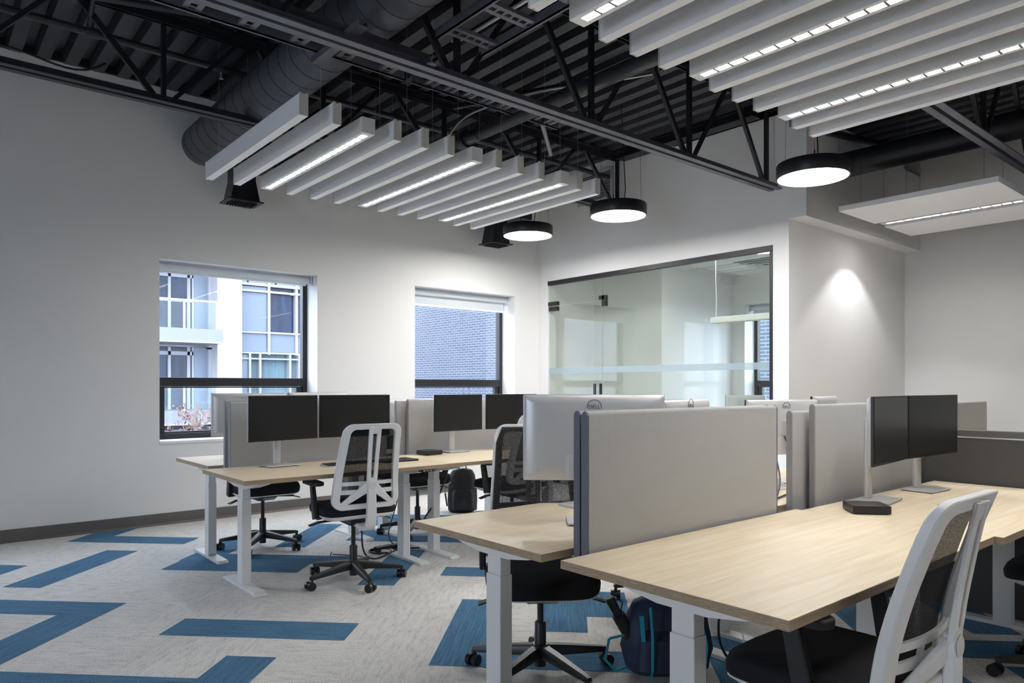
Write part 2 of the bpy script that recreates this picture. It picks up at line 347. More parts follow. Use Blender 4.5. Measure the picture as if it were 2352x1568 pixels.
def wall_with_holes(mb, u0, u1, z0, z1, holes, put):   # holes (ua,ub,za,zb), put(ua,ub,za,zb) adds a solid piece
    us = sorted({u0, u1, *[h[0] for h in holes], *[h[1] for h in holes]})
    for a, b in zip(us, us[1:]):
        hs = [h for h in holes if h[0] <= a and h[1] >= b]
        if not hs: put(a, b, z0, z1)
        else:
            if hs[0][2] > z0: put(a, b, z0, hs[0][2])
            if hs[0][3] < z1: put(a, b, hs[0][3], z1)
WX = [(-.98, .58), (1.815, 3.391), (4.628, 6.192)]; SZ, TZ = .78, 2.50
TH = .40
m = MB()
wall_with_holes(m, X0, XB+TH, 0, DZ+.25, [(a, b, SZ, TZ) for a, b in WX], lambda a, b, c, d: m.box(a, b, YL, YL+TH, c, d))
struct(m.build('wall_left', 'wall'))
m = MB()   # far wall with the big glazed opening, plus the bulkhead standing forward of the return wall
GY0, GY1, GZ = 3.784, 7.075, 2.715
wall_with_holes(m, YR, YL, 0, 4.0, [(GY0, GY1, 0, GZ)], lambda a, b, c, d: m.box(XG, XG+.15, a, b, c, d))
m.box(XG, XG+.15, 5.0, YL, 4.0, 4.12)
struct(m.build('wall_far', 'wall'))
m = MB(); m.box(XG+.15, XB, YR, YR+.12, 0, DZ); struct(m.build('wall_return', 'wall'))
m = MB(); m.box(XG, XB, YBK, YR, 2.945, 3.84); struct(m.build('trim_1', 'wall'))
m = MB()
wall_with_holes(m, Y0, YL, 0, DZ+.25, [(4.26, 5.82, SZ, TZ)], lambda a, b, c, d: m.box(XB, XB+TH, a, b, c, d))
struct(m.build('wall_back', 'wall'))
m = MB(); m.box(X0-.2, XB+TH, Y0-.2, Y0, 0, DZ+.25); struct(m.build('wall_right', 'wall'))
m = MB()
wall_with_holes(m, Y0, YL+TH, 0, DZ+.25, [(1.2, 2.76, SZ, TZ)], lambda a, b, c, d: m.box(X0-.25, X0, a, b, c, d))
struct(m.build('wall_near', 'wall'))
m = MB(); m.box(X0, XG, YL-.012, YL, 0, .108); m.prism([(YL-.028, 0), (YL-.010, 0), (YL-.010, .022), (YL-.018, .012)], X0, XG, 'x'); struct(m.build('baseboard_left', 'base'))
m = MB(); m.box(XG+.15, XB, YR-.012, YR, 0, .108); m.box(XG-.012, XG, YR, GY0-.02, 0, .108); m.box(XG-.012, XG, GY1+.02, YL-.012, 0, .108); struct(m.build('baseboard_far', 'base'))
m = MB(); m.box(XB-.012, XB, Y0, YR-.012, 0, .108); struct(m.build('baseboard_back', 'base'))
# corrugated deck, ribs along Y
prof = []; x = X0-.2; p_ = .203
while x < XB+.5:
    prof += [(x, DZ+.076), (x+.055, DZ+.076), (x+.080, DZ), (x+.178, DZ)]; x += p_
m = MB(); nprof = len(prof); m.add([(a, Y0-.2, b) for a, b in prof]+[(a, YL+.02, b) for a, b in prof], [(i, i+1, nprof+i+1, nprof+i) for i in range(nprof-1)])
m.box(X0-.2, XB+.5, Y0-.2, YL+.1, DZ+.09, DZ+.2)
struct(m.build('ceiling', 'deck', fix=False))
m = MB()   # dark closure strip where the deck meets the window wall
m.box(X0, XG, YL-.03, YL, DZ+.004, DZ+.09)
struct(m.build('trim_2', 'steel_dark'))

# windows
def window(i, axis, a, b, plane, sgn=1):
    w = semp('window_%d' % i)
    def bx(mb, u0, u1, d0, d1, z0, z1):
        if axis == 'y': mb.box(u0, u1, plane+d0, plane+d1, z0, z1)
        else: mb.box(plane+d0, plane+d1, u0, u1, z0, z1)
    f0, f1 = .26, .34
    m = MB(); bx(m, a, a+.05, f0, f1, SZ, TZ); bx(m, b-.05, b, f0, f1, SZ, TZ); bx(m, a+.05, b-.05, f0, f1, TZ-.05, TZ); bx(m, a+.05, b-.05, f0, f1, SZ, SZ+.06)
    bx(m, a+.05, b-.05, f0, f1, 1.300, 1.388)
    m.build('window_frame', 'frame', w, bevel=.004)
    m = MB()    # operable lower sash
    for u0, u1, z0, z1 in ((a+.052, a+.115, SZ+.062, 1.298), (b-.115, b-.052, SZ+.062, 1.298), (a+.115, b-.115, SZ+.062, SZ+.075), (a+.115, b-.115, 1.285, 1.298)):
        bx(m, u0, u1, f0+.02, f1-.01, z0, z1)
    m.build('sash', 'frame', w, bevel=.003)
    m = MB(); bx(m, a+.05, b-.05, f0+.045, f0+.051, 1.388, TZ-.05); m.build('pane', 'glass', w)
    m = MB(); bx(m, a+.115, b-.115, f0+.05, f0+.056, SZ+.075, 1.285); m.build('pane', 'glass', w)
    m = MB(); bx(m, a-.0, b+.0, -.012, f0, SZ-.022, SZ+.004); m.build('window_sill', 'reveal', w, bevel=.003)
    return w
for i, (a, b) in enumerate(WX): window(i+1, 'y', a, b, YL)
window(4, 'x', 4.26, 5.82, XB)
window(6, 'x', 1.2, 2.76, X0-.45)
def blind(a, b, drop, label, axis='y', plane=YL):
    t = thing('roller_blind', label, 'blind', group=None)
    def T(p): return p if axis == 'y' else (p[1], p[0], p[2])
    m = MB(); m.tube([(a+.03, plane+.16, TZ-.05), (b-.03, plane+.16, TZ-.05)] if axis == 'y' else [(plane+.16, a+.03, TZ-.05), (plane+.16, b-.03, TZ-.05)], .036, 14); m.build('roller_tube', 'blind', t, smooth=True)
    m = MB()
    if axis == 'y': m.box(a+.045, b-.045, plane+.188, plane+.191, drop+.012, TZ-.05)
    else: m.box(plane+.188, plane+.191, a+.045, b-.045, drop+.012, TZ-.05)
    m.build('blind_fabric', 'blind', t)
    m = MB()
    if axis == 'y': m.box(a+.045, b-.045, plane+.180, plane+.198, drop-.012, drop+.016)
    else: m.box(plane+.180, plane+.198, a+.045, b-.045, drop-.012, drop+.016)
    m.build('bottom_bar', 'wplastic', t, bevel=.004)
    for u in (a+.006, b-.018):
        m = MB()
        if axis == 'y': m.box(u, u+.012, plane+.12, plane+.2, TZ-.095, TZ-.002)
        else: m.box(plane+.12, plane+.2, u, u+.012, TZ-.095, TZ-.002)
        m.build('bracket', 'wmetal', t)
blind(*WX[0], 2.41, 'white roller blind in the window nearest the camera end of the wall')
blind(*WX[1], 2.41, 'white roller blind rolled nearly shut above the apartment view')
blind(*WX[2], 2.30, 'white roller blind lowered a little over the brick wall view')
blind(4.26, 5.82, 2.36, 'white roller blind in the meeting room window behind the glass', 'x', XB)

# glazed partition
g = semp('window_5')
m = MB(); m.box(XG-.005, XG+.06, GY0, GY1, GZ-.055, GZ); m.box(XG-.005, XG+.06, GY0, GY0+.035, 0, GZ-.055); m.box(XG-.005, XG+.06, GY0+.035, 6.10, 0, .05)
m.build('header_channel', 'frame', g, bevel=.003)
m = MB(); m.box(XG+.022, XG+.032, GY0+.035, 6.098, .05, GZ-.055); m.build('glass_panel', 'pglass', g)
m = MB(); m.box(XG+.022, XG+.032, 6.102, GY1, 2.378, GZ-.055); m.build('transom_glass', 'pglass', g)
m = MB(); m.box(XG+.019, XG+.0215, GY0+.035, 6.098, 1.472, 1.545); m.build('frosted_band', 'film', g)
m = MB(); m.box(XG+.005, XG+.05, 6.055, 6.150, 2.385, 2.435); m.box(XG+.005, XG+.05, 6.035, 6.100, 2.30, 2.435); m.build('patch_fitting', 'blackmetal', g, bevel=.002)
m = MB(); m.box(XG+.005, XG+.05, 6.90, GY1, 2.382, 2.435); m.build('wall_fitting', 'blackmetal', g, bevel=.002)
d = semp('door_1')
m = MB(); m.box(XG+.022, XG+.032, 6.108, GY1-.01, .012, 2.372); m.build('door_glass', 'pglass', d)
m = MB(); m.box(XG+.019, XG+.0215, 6.108, GY1-.01, 1.472, 1.545); m.build('frosted_band', 'film', d)
m = MB(); m.box(XG+.005, XG+.05, 6.90, GY1-.012, 2.31, 2.368); m.build('hinge', 'blackmetal', d, bevel=.002)
m = MB(); m.box(XG+.005, XG+.05, 6.90, GY1-.012, .015, .075); m.build('hinge', 'blackmetal', d, bevel=.002)
for hy in (XG-.035, XG+.075):
    m = MB(); m.box(hy, hy+.016, 6.165, 6.205, .98, 1.335)
    m.box(min(hy, XG+.032), max(hy+.016, XG+.022), 6.175, 6.195, 1.00, 1.02); m.box(min(hy, XG+.032), max(hy+.016, XG+.022), 6.175, 6.195, 1.12, 1.14)
    m.build('pull_handle', 'blackmetal', d, bevel=.003)

# meeting room behind the glass
CZ = 2.92
m = MB(); m.box(7.72, XB, 6.02, YL, 0, CZ); struct(m.build('wall_closet', 'wall'))
m = MB(); m.box(XG+.15, XB, YR+.12, YL, CZ, CZ+.04); struct(m.build('ceiling_2', 'tile'))
m = MB()
for k in range(5): yy = YR+.4+k*.61; m.box(XG+.15, XB, yy-.012, yy+.012, CZ-.004, CZ)
for k in range(5): xx = XG+.5+k*.61; m.box(xx-.012, xx+.012, YR+.12, YL, CZ-.0045, CZ)
struct(m.build('trim_3', 'tgrid'))
t = thing('ceiling_diffuser', 'square white air diffuser in the meeting room ceiling', 'air vent', (8.55, 4.98, CZ))
for k in range(4):
    a = .29-.07*k; m = MB(); z = -.006-.008*k
    for (x0, x1, y0, y1) in ((-a, a, -a, -a+.035), (-a, a, a-.035, a), (-a, -a+.035, -a+.035, a-.035), (a-.035, a, -a+.035, a-.035)): m.box(x0, x1, y0, y1, z-.006, z)
    m.build('vane', 'vent', t)
m = MB(); m.box(-.3, .3, -.3, .3, -.0055, -.0046); m.build('backing', 'gap', t)
t = thing('linear_pendant', 'slim white bar pendant hanging by a cord behind the glass', 'lamp', (7.35, 4.95, 0))
m = MB(); m.box(-.035, .035, -1.2, .04, 2.05, 2.12); m.build('housing', 'housing', t, bevel=.004)
m = MB(); m.box(-.028, .028, -1.15, -.01, 2.044, 2.0495); m.build('diffuser', 'tile', t)
m = MB(); m.tube([(0, -.02, 2.12), (.004, -.02, 2.3), (.0, -.015, 2.6), (0, -.015, CZ-.005)], .006, 6); m.build('cord', 'cablew', t)
m = MB(); m.tube([(0, -1.1, 2.12), (0, -1.1, CZ-.005)], .003, 6); m.build('cord', 'cablew', t)
t = thing('fill_light', 'flat ceiling panel added unseen to light the meeting room, out past the diffuser', 'ceiling light', (7.1, 5.0, CZ))  # unseen ceiling panels added to light the meeting room
m = MB(); m.box(-.3, .3, -.3, .3, -.02, -.005); m.build('frame', 'housing', t)
m = MB(); m.box(-.27, .27, -.27, .27, -.024, -.0202); m.build('diffuser', 'dim', t)
t = dup(t, (7.15, 4.15, CZ), 0, 'flat ceiling panel added unseen to light the meeting room, near the return wall')

# ------------------------------------------------------------------ roof joists
def joist(Y, zb, zt, xs, xa, xb, label, cm='chord'):
    t = thing('roof_joist', label, 'joist', (xa, Y, zb), group='open web roof joists'); L = xb-xa
    X = lambda x: x-xa
    m = MB()
    for s in (-1, 1):
        y0, y1 = (s*.016, s*.070) if s > 0 else (s*.070, s*.016)
        m.box(0, L, y0, y1, 0, .008); m.box(0, L, *((s*.016, s*.024) if s > 0 else (s*.024, s*.016)), .008, .06)
    m.build('bottom_chord', cm, t)
    m = MB(); hz = zt-zb
    for s in (-1, 1):
        y0, y1 = (s*.016, s*.070) if s > 0 else (s*.070, s*.016)
        m.box(0, L, y0, y1, hz-.008, hz); m.box(0, L, *((s*.016, s*.024) if s > 0 else (s*.024, s*.016)), hz-.07, hz-.008)
    m.build('top_chord', 'steel_dark', t)
    for x in xs:
        m = MB(); m.bar((X(x), 0, .02), (X(x), 0, hz-.02), .030, .04); m.build('web_post', 'steel_dark', t)
        for s, w in ((-1, .042), (1, .030)):
            xe = x+s*.62
            if xe < xa+.05 or xe > xb-.02: continue
            m = MB(); m.bar((X(x+s*.05), 0, .03), (X(xe-s*.04), 0, hz-.03), w, .03, up=(0, 1, 0)); m.build('web_diagonal', 'steel_dark', t)
    return t
joist(3.738, 3.245, DZ-.01, [-2.27, -1.03, .21, 1.46, 2.70, 3.945, 5.17, 6.42], X0, XG-.03, 'open web steel joist with grey bottom chord crossing the middle of the ceiling')
joist(5.793, 3.415, DZ-.01, [-2.24, -1.0, .24, 1.475, 2.76, 4.03, 5.29, 6.57], X0, XG-.03, 'open web steel joist with dark chord nearest the window wall', 'pipe')
joist(1.90, 3.235, DZ-.01, [-2.5, -1.2, .1, 1.4, 2.7, 3.95, 5.2, 6.45, 7.7, 8.9], X0, XB-.05, 'open web steel joist above the hanging cloud panels at right')
joist(-.1, 3.235, DZ-.01, [-2.5, -1.2, .1, 1.4, 2.7, 3.95, 5.2, 6.45, 7.7, 8.9], X0, XB-.05, 'open web steel joist over the camera side of the room')
# beam along the far wall
m = MB(); m.box(XG-.02-.16, XG-.03, 3.9, 5.70, 4.00, 4.012); m.box(XG-.115, XG-.105, 3.9, 5.70, 4.012, 4.08); m.box(XG-.19, XG-.03, 3.9, 5.70, 4.08, 4.088)
tag(m.build('steel_beam', 'steel_dark'), 'black steel beam under the deck along the glass wall', 'beam')
# cross bridging angles
m = MB(); m.bar((4.08, 5.70, 4.02), (4.90, 3.85, 4.02), .04, .04); tag(m.build('bridging_angle', 'steel_dark'), 'slanting black angle iron between the two left joists', 'brace')
m = MB(); m.bar((6.75, 3.38, 3.78), (8.4, 2.95, 3.78), .05, .05); tag(m.build('bridging_angle', 'steel_dark'), 'black angle iron by the bulkhead above the round pendant', 'brace')

# ------------------------------------------------------------------ ducts and pipes
def round_duct(name, p, q, r, label, seam=.185, col='duct', rings=True):
    t = thing(name, label, 'duct', p); p = Vector(p); q = Vector(q); L = (q-p).length; d = (q-p).normalized()
    m = MB(); rot = d.to_track_quat('Z', 'Y').to_matrix()
    def ring(z, rr, n=40): return [rot @ Vector((rr*cos(2*pi*k/n), rr*sin(2*pi*k/n), z)) for k in range(n)]
    m.loft([ring(0, r), ring(L, r)]); m.build('duct_shell', col, t, smooth=True)
    if rings:
        n = int(L/seam); m = MB(); pts = []
        for k in range(n*24):
            a = 2*pi*k/24; z = k/24*seam
            pts.append(rot @ Vector(((r+.0012)*cos(a), (r+.0012)*sin(a), z)))
        m.tube(pts, .0022, 4); m.build('spiral_seam', 'groove', t, smooth=True)
    return t
round_duct('spiral_duct', (2.20, YL-.004, 3.635), (2.20, -4.3, 3.635), .192, 'big grey spiral duct running from the window wall toward the camera')
round_duct('round_duct', (7.33, 3.42, 3.56), (7.33, -4.3, 3.56), .125, 'dark round duct from the bulkhead behind the biggest round pendant', .5, 'steel_dark', False)
def pipe(pts, r, label, name='sprinkler_pipe', col='pipe', cat='pipe', n=12, coup=()):
    t = thing(name, label, cat, pts[0]); p0 = Vector(pts[0])
    m = MB(); m.tube([Vector(p)-p0 for p in pts], r, n); m.build('pipe_run', col, t, smooth=True)
    for c in coup:
        a = Vector(c[0])-p0; b = Vector(c[1])-p0; m = MB(); m.tube([a, b], r*1.35, n); m.build('coupling', col, t, smooth=True)
    return t
pipe([(4.02, 5.55, 3.62), (4.03, 1.0, 3.62), (4.03, -4.3, 3.62)], .062, 'large dark pipe running over the middle joist toward the windows', coup=[((4.02, 5.5, 3.62), (4.02, 5.4, 3.62)), ((4.03, 3.1, 3.62), (4.03, 3.0, 3.62))])
pipe([(X0+.02, 5.95, 3.87), (XG-.03, 5.95, 3.87)], .028, 'thin sprinkler pipe along the joist by the window wall', coup=[((1.0, 5.95, 3.87), (1.08, 5.95, 3.87)), ((4.4, 5.95, 3.87), (4.5, 5.95, 3.87)), ((5.4, 5.95, 3.87), (5.46, 5.95, 3.87))])
pipe([(1.02, 5.95, 3.90), (.98, 5.6, 3.97), (1.75, 5.32, 3.97)], .024, 'short dark sprinkler branch at the top left corner', coup=[((1.7, 5.32, 3.97), (1.75, 5.30, 3.97))])
pipe([(4.73, 5.15, 3.90), (5.50, 5.83, 3.89)], .022, 'short light grey sprinkler drop between the joists', col='flex', coup=[((4.73, 5.15, 3.90), (4.77, 5.185, 3.90))])
pipe([(X0+.02, 1.1, 3.9), (XB-.02, 1.1, 3.9)], .028, 'thin sprinkler pipe over the right baffles')
pipe([(8.2, 3.38, 3.8), (8.2, -4.3, 3.8)], .05, 'dark pipe above the cloud panels')
for k, (x, y) in enumerate(((4.02, 5.2), (4.03, 2.9), (4.03, 1.2))):
    m = MB(); m.tube([(x, y, 3.70), (x, y, DZ)], .005, 6); m.tube([(x+.069*cos(a*pi/6), y, 3.62+.069*sin(a*pi/6)) for a in range(13)], .004, 5)
    tag(m.build('pipe_hanger', 'steel_dark'), ['black rod hanger holding the large pipe near the windows', 'black rod hanger holding the large pipe past the middle joist', 'black rod hanger holding the large pipe behind the right baffles'][k], 'hanger', 'rod hangers on the large pipe')
# wall duct with two drops
t = thing('supply_duct', 'black rectangular duct high on the window wall behind the baffles', 'duct', (2.35, 6.98, 3.42))
m = MB(); m.box(0, 3.75, -.17, .17, 0, .25); m.build('duct_shell', 'steel_dark', t, bevel=.005)
for k in range(4):
    m = MB(); m.box(.6+k*.9, .64+k*.9, -.18, .18, -.01, .26); m.build('duct_flange', 'chord', t)
def drop(x, label):
    t = thing('duct_drop', label, 'duct', (x, 6.98, 3.08), group='black duct drops on the window wall')
    m = MB(); r = lambda w, d, z: [(-w, -d, z), (w, -d, z), (w, d, z), (-w, d, z)]
    m.loft([r(.10, .10, .34), r(.10, .10, .20), r(.135, .11, .02), r(.135, .11, .0)]); m.build('chute', 'blackmetal', t)
    m = MB(); m.box(-.165, .165, -.14, .14, -.012, 0); m.build('flange', 'blackmetal', t)
    m = MB()
    for k in range(9): xx = -.11+k*.0275; m.bar((xx, -.10, -.018), (xx, .10, -.018), .003, .02)
    m.build('grille', 'steel_dark', t)
drop(2.48, 'black tapered duct drop with grille left of the first window top')
drop(5.64, 'black tapered duct drop with grille near the far corner pendant')
# wall grille
t = thing('wall_grille', 'grey louvred grille high on the far wall behind the pendant', 'air vent', (XG, 6.20, 3.60))
m = MB(); m.box(-.012, 0, -.30, .30, 0, .04); m.box(-.012, 0, -.30, .30, .36, .40); m.box(-.012, 0, -.30, -.26, .04, .36); m.box(-.012, 0, .26, .30, .04, .36); m.build('grille_frame', 'vent', t)
m = MB(); m.box(-.002, 0, -.26, .26, .04, .36); m.build('backing', 'gap', t)
for k in range(13):
    z = .052+k*.024; m = MB(); m.bar((-.008, -.26, z), (-.008, .26, z), .004, .014, up=(.5, 0, 1)); m.build('slat', 'vent', t)

# ------------------------------------------------------------------ cable ladders
def ladder(t, L, W_, rungs, along, wide=(.012, .06)):
    for s in (0, 1):
        m = MB(); o = s*W_
        if along == 'x': m.box(0, L, o-.006, o+.006, 0, wide[1]); m.box(0, L, o-.006+(0 if s else -.0), o+.02, 0, .006)
        else: m.box(o-.006, o+.006, 0, L, 0, wide[1]); m.box(o-.006, o+.02, 0, L, 0, .006)
        m.build('side_rail', 'chord', t)
    for k in range(rungs):
        u = .15+k*(L-.3)/(rungs-1); m = MB()
        for e in (-.034, .034):
            if along == 'x':
                m.box(u+e-.016, u+e+.016, .02, W_-.006, .012, .018); m.box(u+e-.016, u+e-.012, .02, W_-.006, .018, .034); m.box(u+e+.012, u+e+.016, .02, W_-.006, .018, .034)
            else:
                m.box(.02, W_-.006, u+e-.016, u+e+.016, .012, .018); m.box(.02, W_-.006, u+e-.016, u+e-.012, .018, .034); m.box(.02, W_-.006, u+e+.012, u+e+.016, .018, .034)
        for j in range(6):
            v = .035+j*(W_-.07)/5
            if along == 'x': m.box(u-.018, u+.018, v-.008, v+.008, .0135, .0165)
            else: m.box(v-.008, v+.008, u-.018, u+.018, .0135, .0165)
        m.build('rung', 'chord', t)
t = thing('cable_ladder', 'grey cable ladder tray running beside the middle joist, ends mid ceiling', 'cable tray', (X0+.3, 3.84, 3.36))
ladder(t, 2.56-X0-.3, .31, 19, 'x')
t = thing('cable_ladder', 'grey cable ladder tray running toward the camera at the top of the picture', 'cable tray', (2.53, -4.2, 3.47))
ladder(t, 7.95, .36, 22, 'y')
t = thing('cable_ladder', 'short dark cable ladder tray hanging past the end of the long one', 'cable tray', (2.95, 4.42, 3.62))
ladder(t, 1.55, .25, 8, 'x')
m = MB(); m.box(1.93, 1.99, 3.60, 4.22, 3.315, 3.322); m.box(1.93, 1.934, 3.60, 4.22, 3.322, 3.355); m.box(1.986, 1.99, 3.60, 4.22, 3.322, 3.355)
tag(m.build('strut_channel', 'chord'), 'grey strut channel under the cable ladder below the spiral duct', 'bracket')
def cableobj(pts, r, label, col='cable', name='cable', cat='cable', group=None, n=6, res=10):
    cu = bpy.data.curves.new('c', 'CURVE'); cu.dimensions = '3D'; sp = cu.splines.new('NURBS'); sp.points.add(len(pts)-1)
    for i, p in enumerate(pts): sp.points[i].co = (*p, 1)
    sp.use_endpoint_u = True; sp.order_u = 4; sp.resolution_u = 4; cu.bevel_depth = r; cu.bevel_resolution = 1
    tmp = bpy.data.objects.new('tmp', cu); COL.objects.link(tmp)
    me = bpy.data.meshes.new_from_object(tmp); bpy.data.objects.remove(tmp)
    me.materials.clear(); me.materials.append(M[col])
    for p in me.polygons: p.use_smooth = True; p.material_index = 0
    o = bpy.data.objects.new(name, me); COL.objects.link(o)
    return tag(o, label, cat, group) if label else o
cableobj([(2.78, 3.9, 3.60), (2.72, 3.75, 3.52), (2.70, 3.5, 3.51), (2.72, 2.9, 3.51), (2.7, 1.5, 3.51)], .012, 'silver flexible conduit lying in the tray toward the camera', 'flex')
cableobj([(4.9, 3.9, 3.98), (4.7, 4.35, 3.98), (4.2, 4.6, 3.9), (3.9, 5.0, 3.75), (3.62, 5.1, 3.62), (3.55, 5.2, 3.25)], .009, 'pale cable swooping down from the deck to the left baffles', 'flex')
cableobj([(7.0, 2.2, 4.05), (7.3, 2.3, 3.95), (7.8, 2.35, 3.9), (8.2, 2.2, 3.8)], .010, 'pale cable sagging under the deck behind the right joist', 'cablew')
cableobj([(.2, 6.9, 4.05), (.35, 6.7, 3.9), (.75, 6.8, 3.98), (1.1, 6.85, 3.85), (1.3, 6.9, 4.05)], .010, 'black cable draped along the deck edge at upper left')

# ------------------------------------------------------------------ baffles with linear lights
BZ, BH, BW = 3.0, .135, .058
ordn = ['first', 'second', 'third', 'fourth', 'fifth', 'sixth', 'seventh', 'eighth', 'ninth', 'tenth', 'eleventh', 'twelfth', 'thirteenth']
def baffle(x, ya, yb, label, grp):
    t = thing('acoustic_baffle', label, 'acoustic baffle', (x, ya, BZ), group=grp); L = yb-ya
    m = MB(); m.box(-BW/2, BW/2, .012, L-.012, 0, BH); m.build('felt_panel', 'felt', t)
    for y in (0, L-.012):
        m = MB(); m.box(-BW/2, -BW/6, y, y+.012, 0, BH+.006); m.box(-BW/6, BW/6, y+.002, y+.010, 0, BH); m.box(BW/6, BW/2, y, y+.012, 0, BH+.006); m.build('end_cap', 'feltedge', t)
    for y in (.25, L-.25):
        m = MB(); m.tube([(0, y, BH), (0, y, DZ-BZ)], .0012, 4); m.build('suspension_wire', 'flex', t)
    return t
def strip(x, ya, yb, label, grp, w=.098, z=BZ, h=.105, dm='strip'):
    t = thing('linear_light', label, 'ceiling light', (x, ya, z), group=grp); L = yb-ya
    m = MB(); m.box(-w/2, -w/2+.022, 0, L, 0, h); m.box(w/2-.022, w/2, 0, L, 0, h); m.box(-w/2+.022, w/2-.022, 0, .05, 0, h); m.box(-w/2+.022, w/2-.022, L-.05, L, 0, h)
    m.box(-w/2+.022, w/2-.022, .05, L-.05, h-.02, h)
    m.build('housing', 'housing', t)
    m = MB(); m.box(-w/2+.0225, w/2-.0225, .051, L-.051, .012, .016); m.build('diffuser', dm, t)
    m = MB(); n = int((L-.1)/.085); g = .022
    m.box(-w/2+g, -w/2+g+.004, .05, L-.05, .0, .0115); m.box(w/2-g-.004, w/2-g, .05, L-.05, .0, .0115)
    for k in range(1, n): yy = .05+k*(L-.1)/n; m.box(-w/2+g, w/2-g, yy-.006, yy+.006, .0, .0115)
    m.build('louver', 'louver', t)
    for y in (.25, L-.25):
        m = MB(); m.tube([(0, y, h), (0, y, DZ-z)], .0012, 4); m.build('suspension_wire', 'flex', t)
    return t
gl = 'white baffles of the window side group'; gr = 'white baffles of the near right group'
for k in range(13):
    x = 1.905+.2305*k
    if k in (2, 6, 10): strip(x+.01, 4.30, 6.10, 'lit linear light, %s of the three in the window side baffles counting from the left' % ['leftmost', 'middle', 'rightmost'][(k-2)//4], 'linear lights among the window side baffles', dm='stripsoft')
    else: baffle(x, 4.27+.006*k, 6.12+.006*k, 'white felt baffle, %s hanging blade from the left in the window side group' % ordn[k], gl)
for k in range(13):
    x = 1.93+.2315*k
    if k in (2, 6, 10): strip(x+.01, -.10, 2.37, 'lit linear light, %s of the three in the upper right baffles counting from the top' % ['topmost', 'middle', 'lowest'][(k-2)//4], 'linear lights among the upper right baffles')
    else: baffle(x, -.10, 2.41, 'white felt baffle, %s hanging blade from the top in the upper right group' % ordn[k], gr)
# unseen strip lights added as fill, beside and behind the camera
for k, (x, y) in enumerate(((1.2, -3.2), (4.0, -3.0), (6.8, -2.6))):
    strip(x, y, y+1.8, ['added fill strip out of view behind the camera', 'added fill strip out of view at the right side of the room', 'added fill strip out of view at the far right side of the room'][k], 'added fill strips out of view')

# ------------------------------------------------------------------ round pendants
def pendant(x, y, label, r=.275, z=2.955):
    t = thing('round_pendant', label, 'pendant lamp', (x, y, z), group='round black drum pendants')
    m = MB(); m.lathe([(r-.012, .0), (r-.002, 0), (r, .003), (r, .105), (r-.004, .112), (r-.03, .112), (r-.03, .10), (r-.012, .10), (r-.012, 0)], 56, cap=False); m.build('drum', 'black', t, smooth=True)
    m = MB(); m.lathe([(r-.0125, .006), (r-.0125, .009)], 56); m.build('diffuser', 'light', t)
    m = MB(); m.lathe([(r-.013, .100), (r-.013, .1115)], 40); m.build('top_cover', 'black', t)
    for k in range(3):
        a = R(90+120*k); m = MB(); c = (cos(a)*(r-.04), sin(a)*(r-.04)); m.tube([(*c, .112), (*c, .15)], .005, 6); m.tube([(*c, .15), (c[0]*.9, c[1]*.9, DZ-z-.01)], .0012, 4); m.build('suspension_wire', 'steel_dark', t)
    m = MB(); m.tube([(.06, 0, .112), (.10, .01, .16), (.14, .03, .3), (.14, .05, .6), (.10, .05, DZ-z-.01)], .005, 6); m.build('power_cord', 'cable', t, smooth=True)
pendant(5.38, 6.08, 'round black drum pendant, smallest of the three, by the far corner', r=.282, z=3.0)
pendant(5.30, 4.66, 'round black drum pendant, middle of the three, above the glass wall')
pendant(5.50, 2.80, 'round black drum pendant, biggest and rightmost of the three')
# cloud panels at right
def cloud(x0, x1, y0, y1, label, z=3.0, tilt=0):
    t = thing('ceiling_cloud', label, 'acoustic panel', (x0, y0, z), group='white ceiling clouds')
    m = MB(); m.box(0, x1-x0, 0, y1-y0, 0, .05); m.build('felt_panel', 'felt', t, bevel=.003)
    for x in (.15, x1-x0-.15):
        for y in (.15, y1-y0-.15):
            m = MB(); m.tube([(x, y, .05), (x, y, DZ-z-.02)], .0012, 4); m.build('suspension_wire', 'steel_dark', t)
cloud(6.93, 7.74, 1.93, 3.27, 'white rectangular ceiling cloud panel at the left of its light slot')
cloud(7.99, 8.68, 1.6, 3.27, 'white rectangular ceiling cloud panel at the right of its light slot')
strip(7.865, 1.6, 3.25, 'slim lit linear light between the two cloud panels', 'cloud panel light', w=.10, z=3.01, h=.07)
sl = bpy.data.lights.new('louver_beam', 'SPOT'); sl.energy = 24; sl.spot_size = R(100); sl.spot_blend = .3; sl.shadow_soft_size = .02
so = bpy.data.objects.new('louver_beam', sl); COL.objects.link(so); so.location = (7.865, 3.14, 3.005)

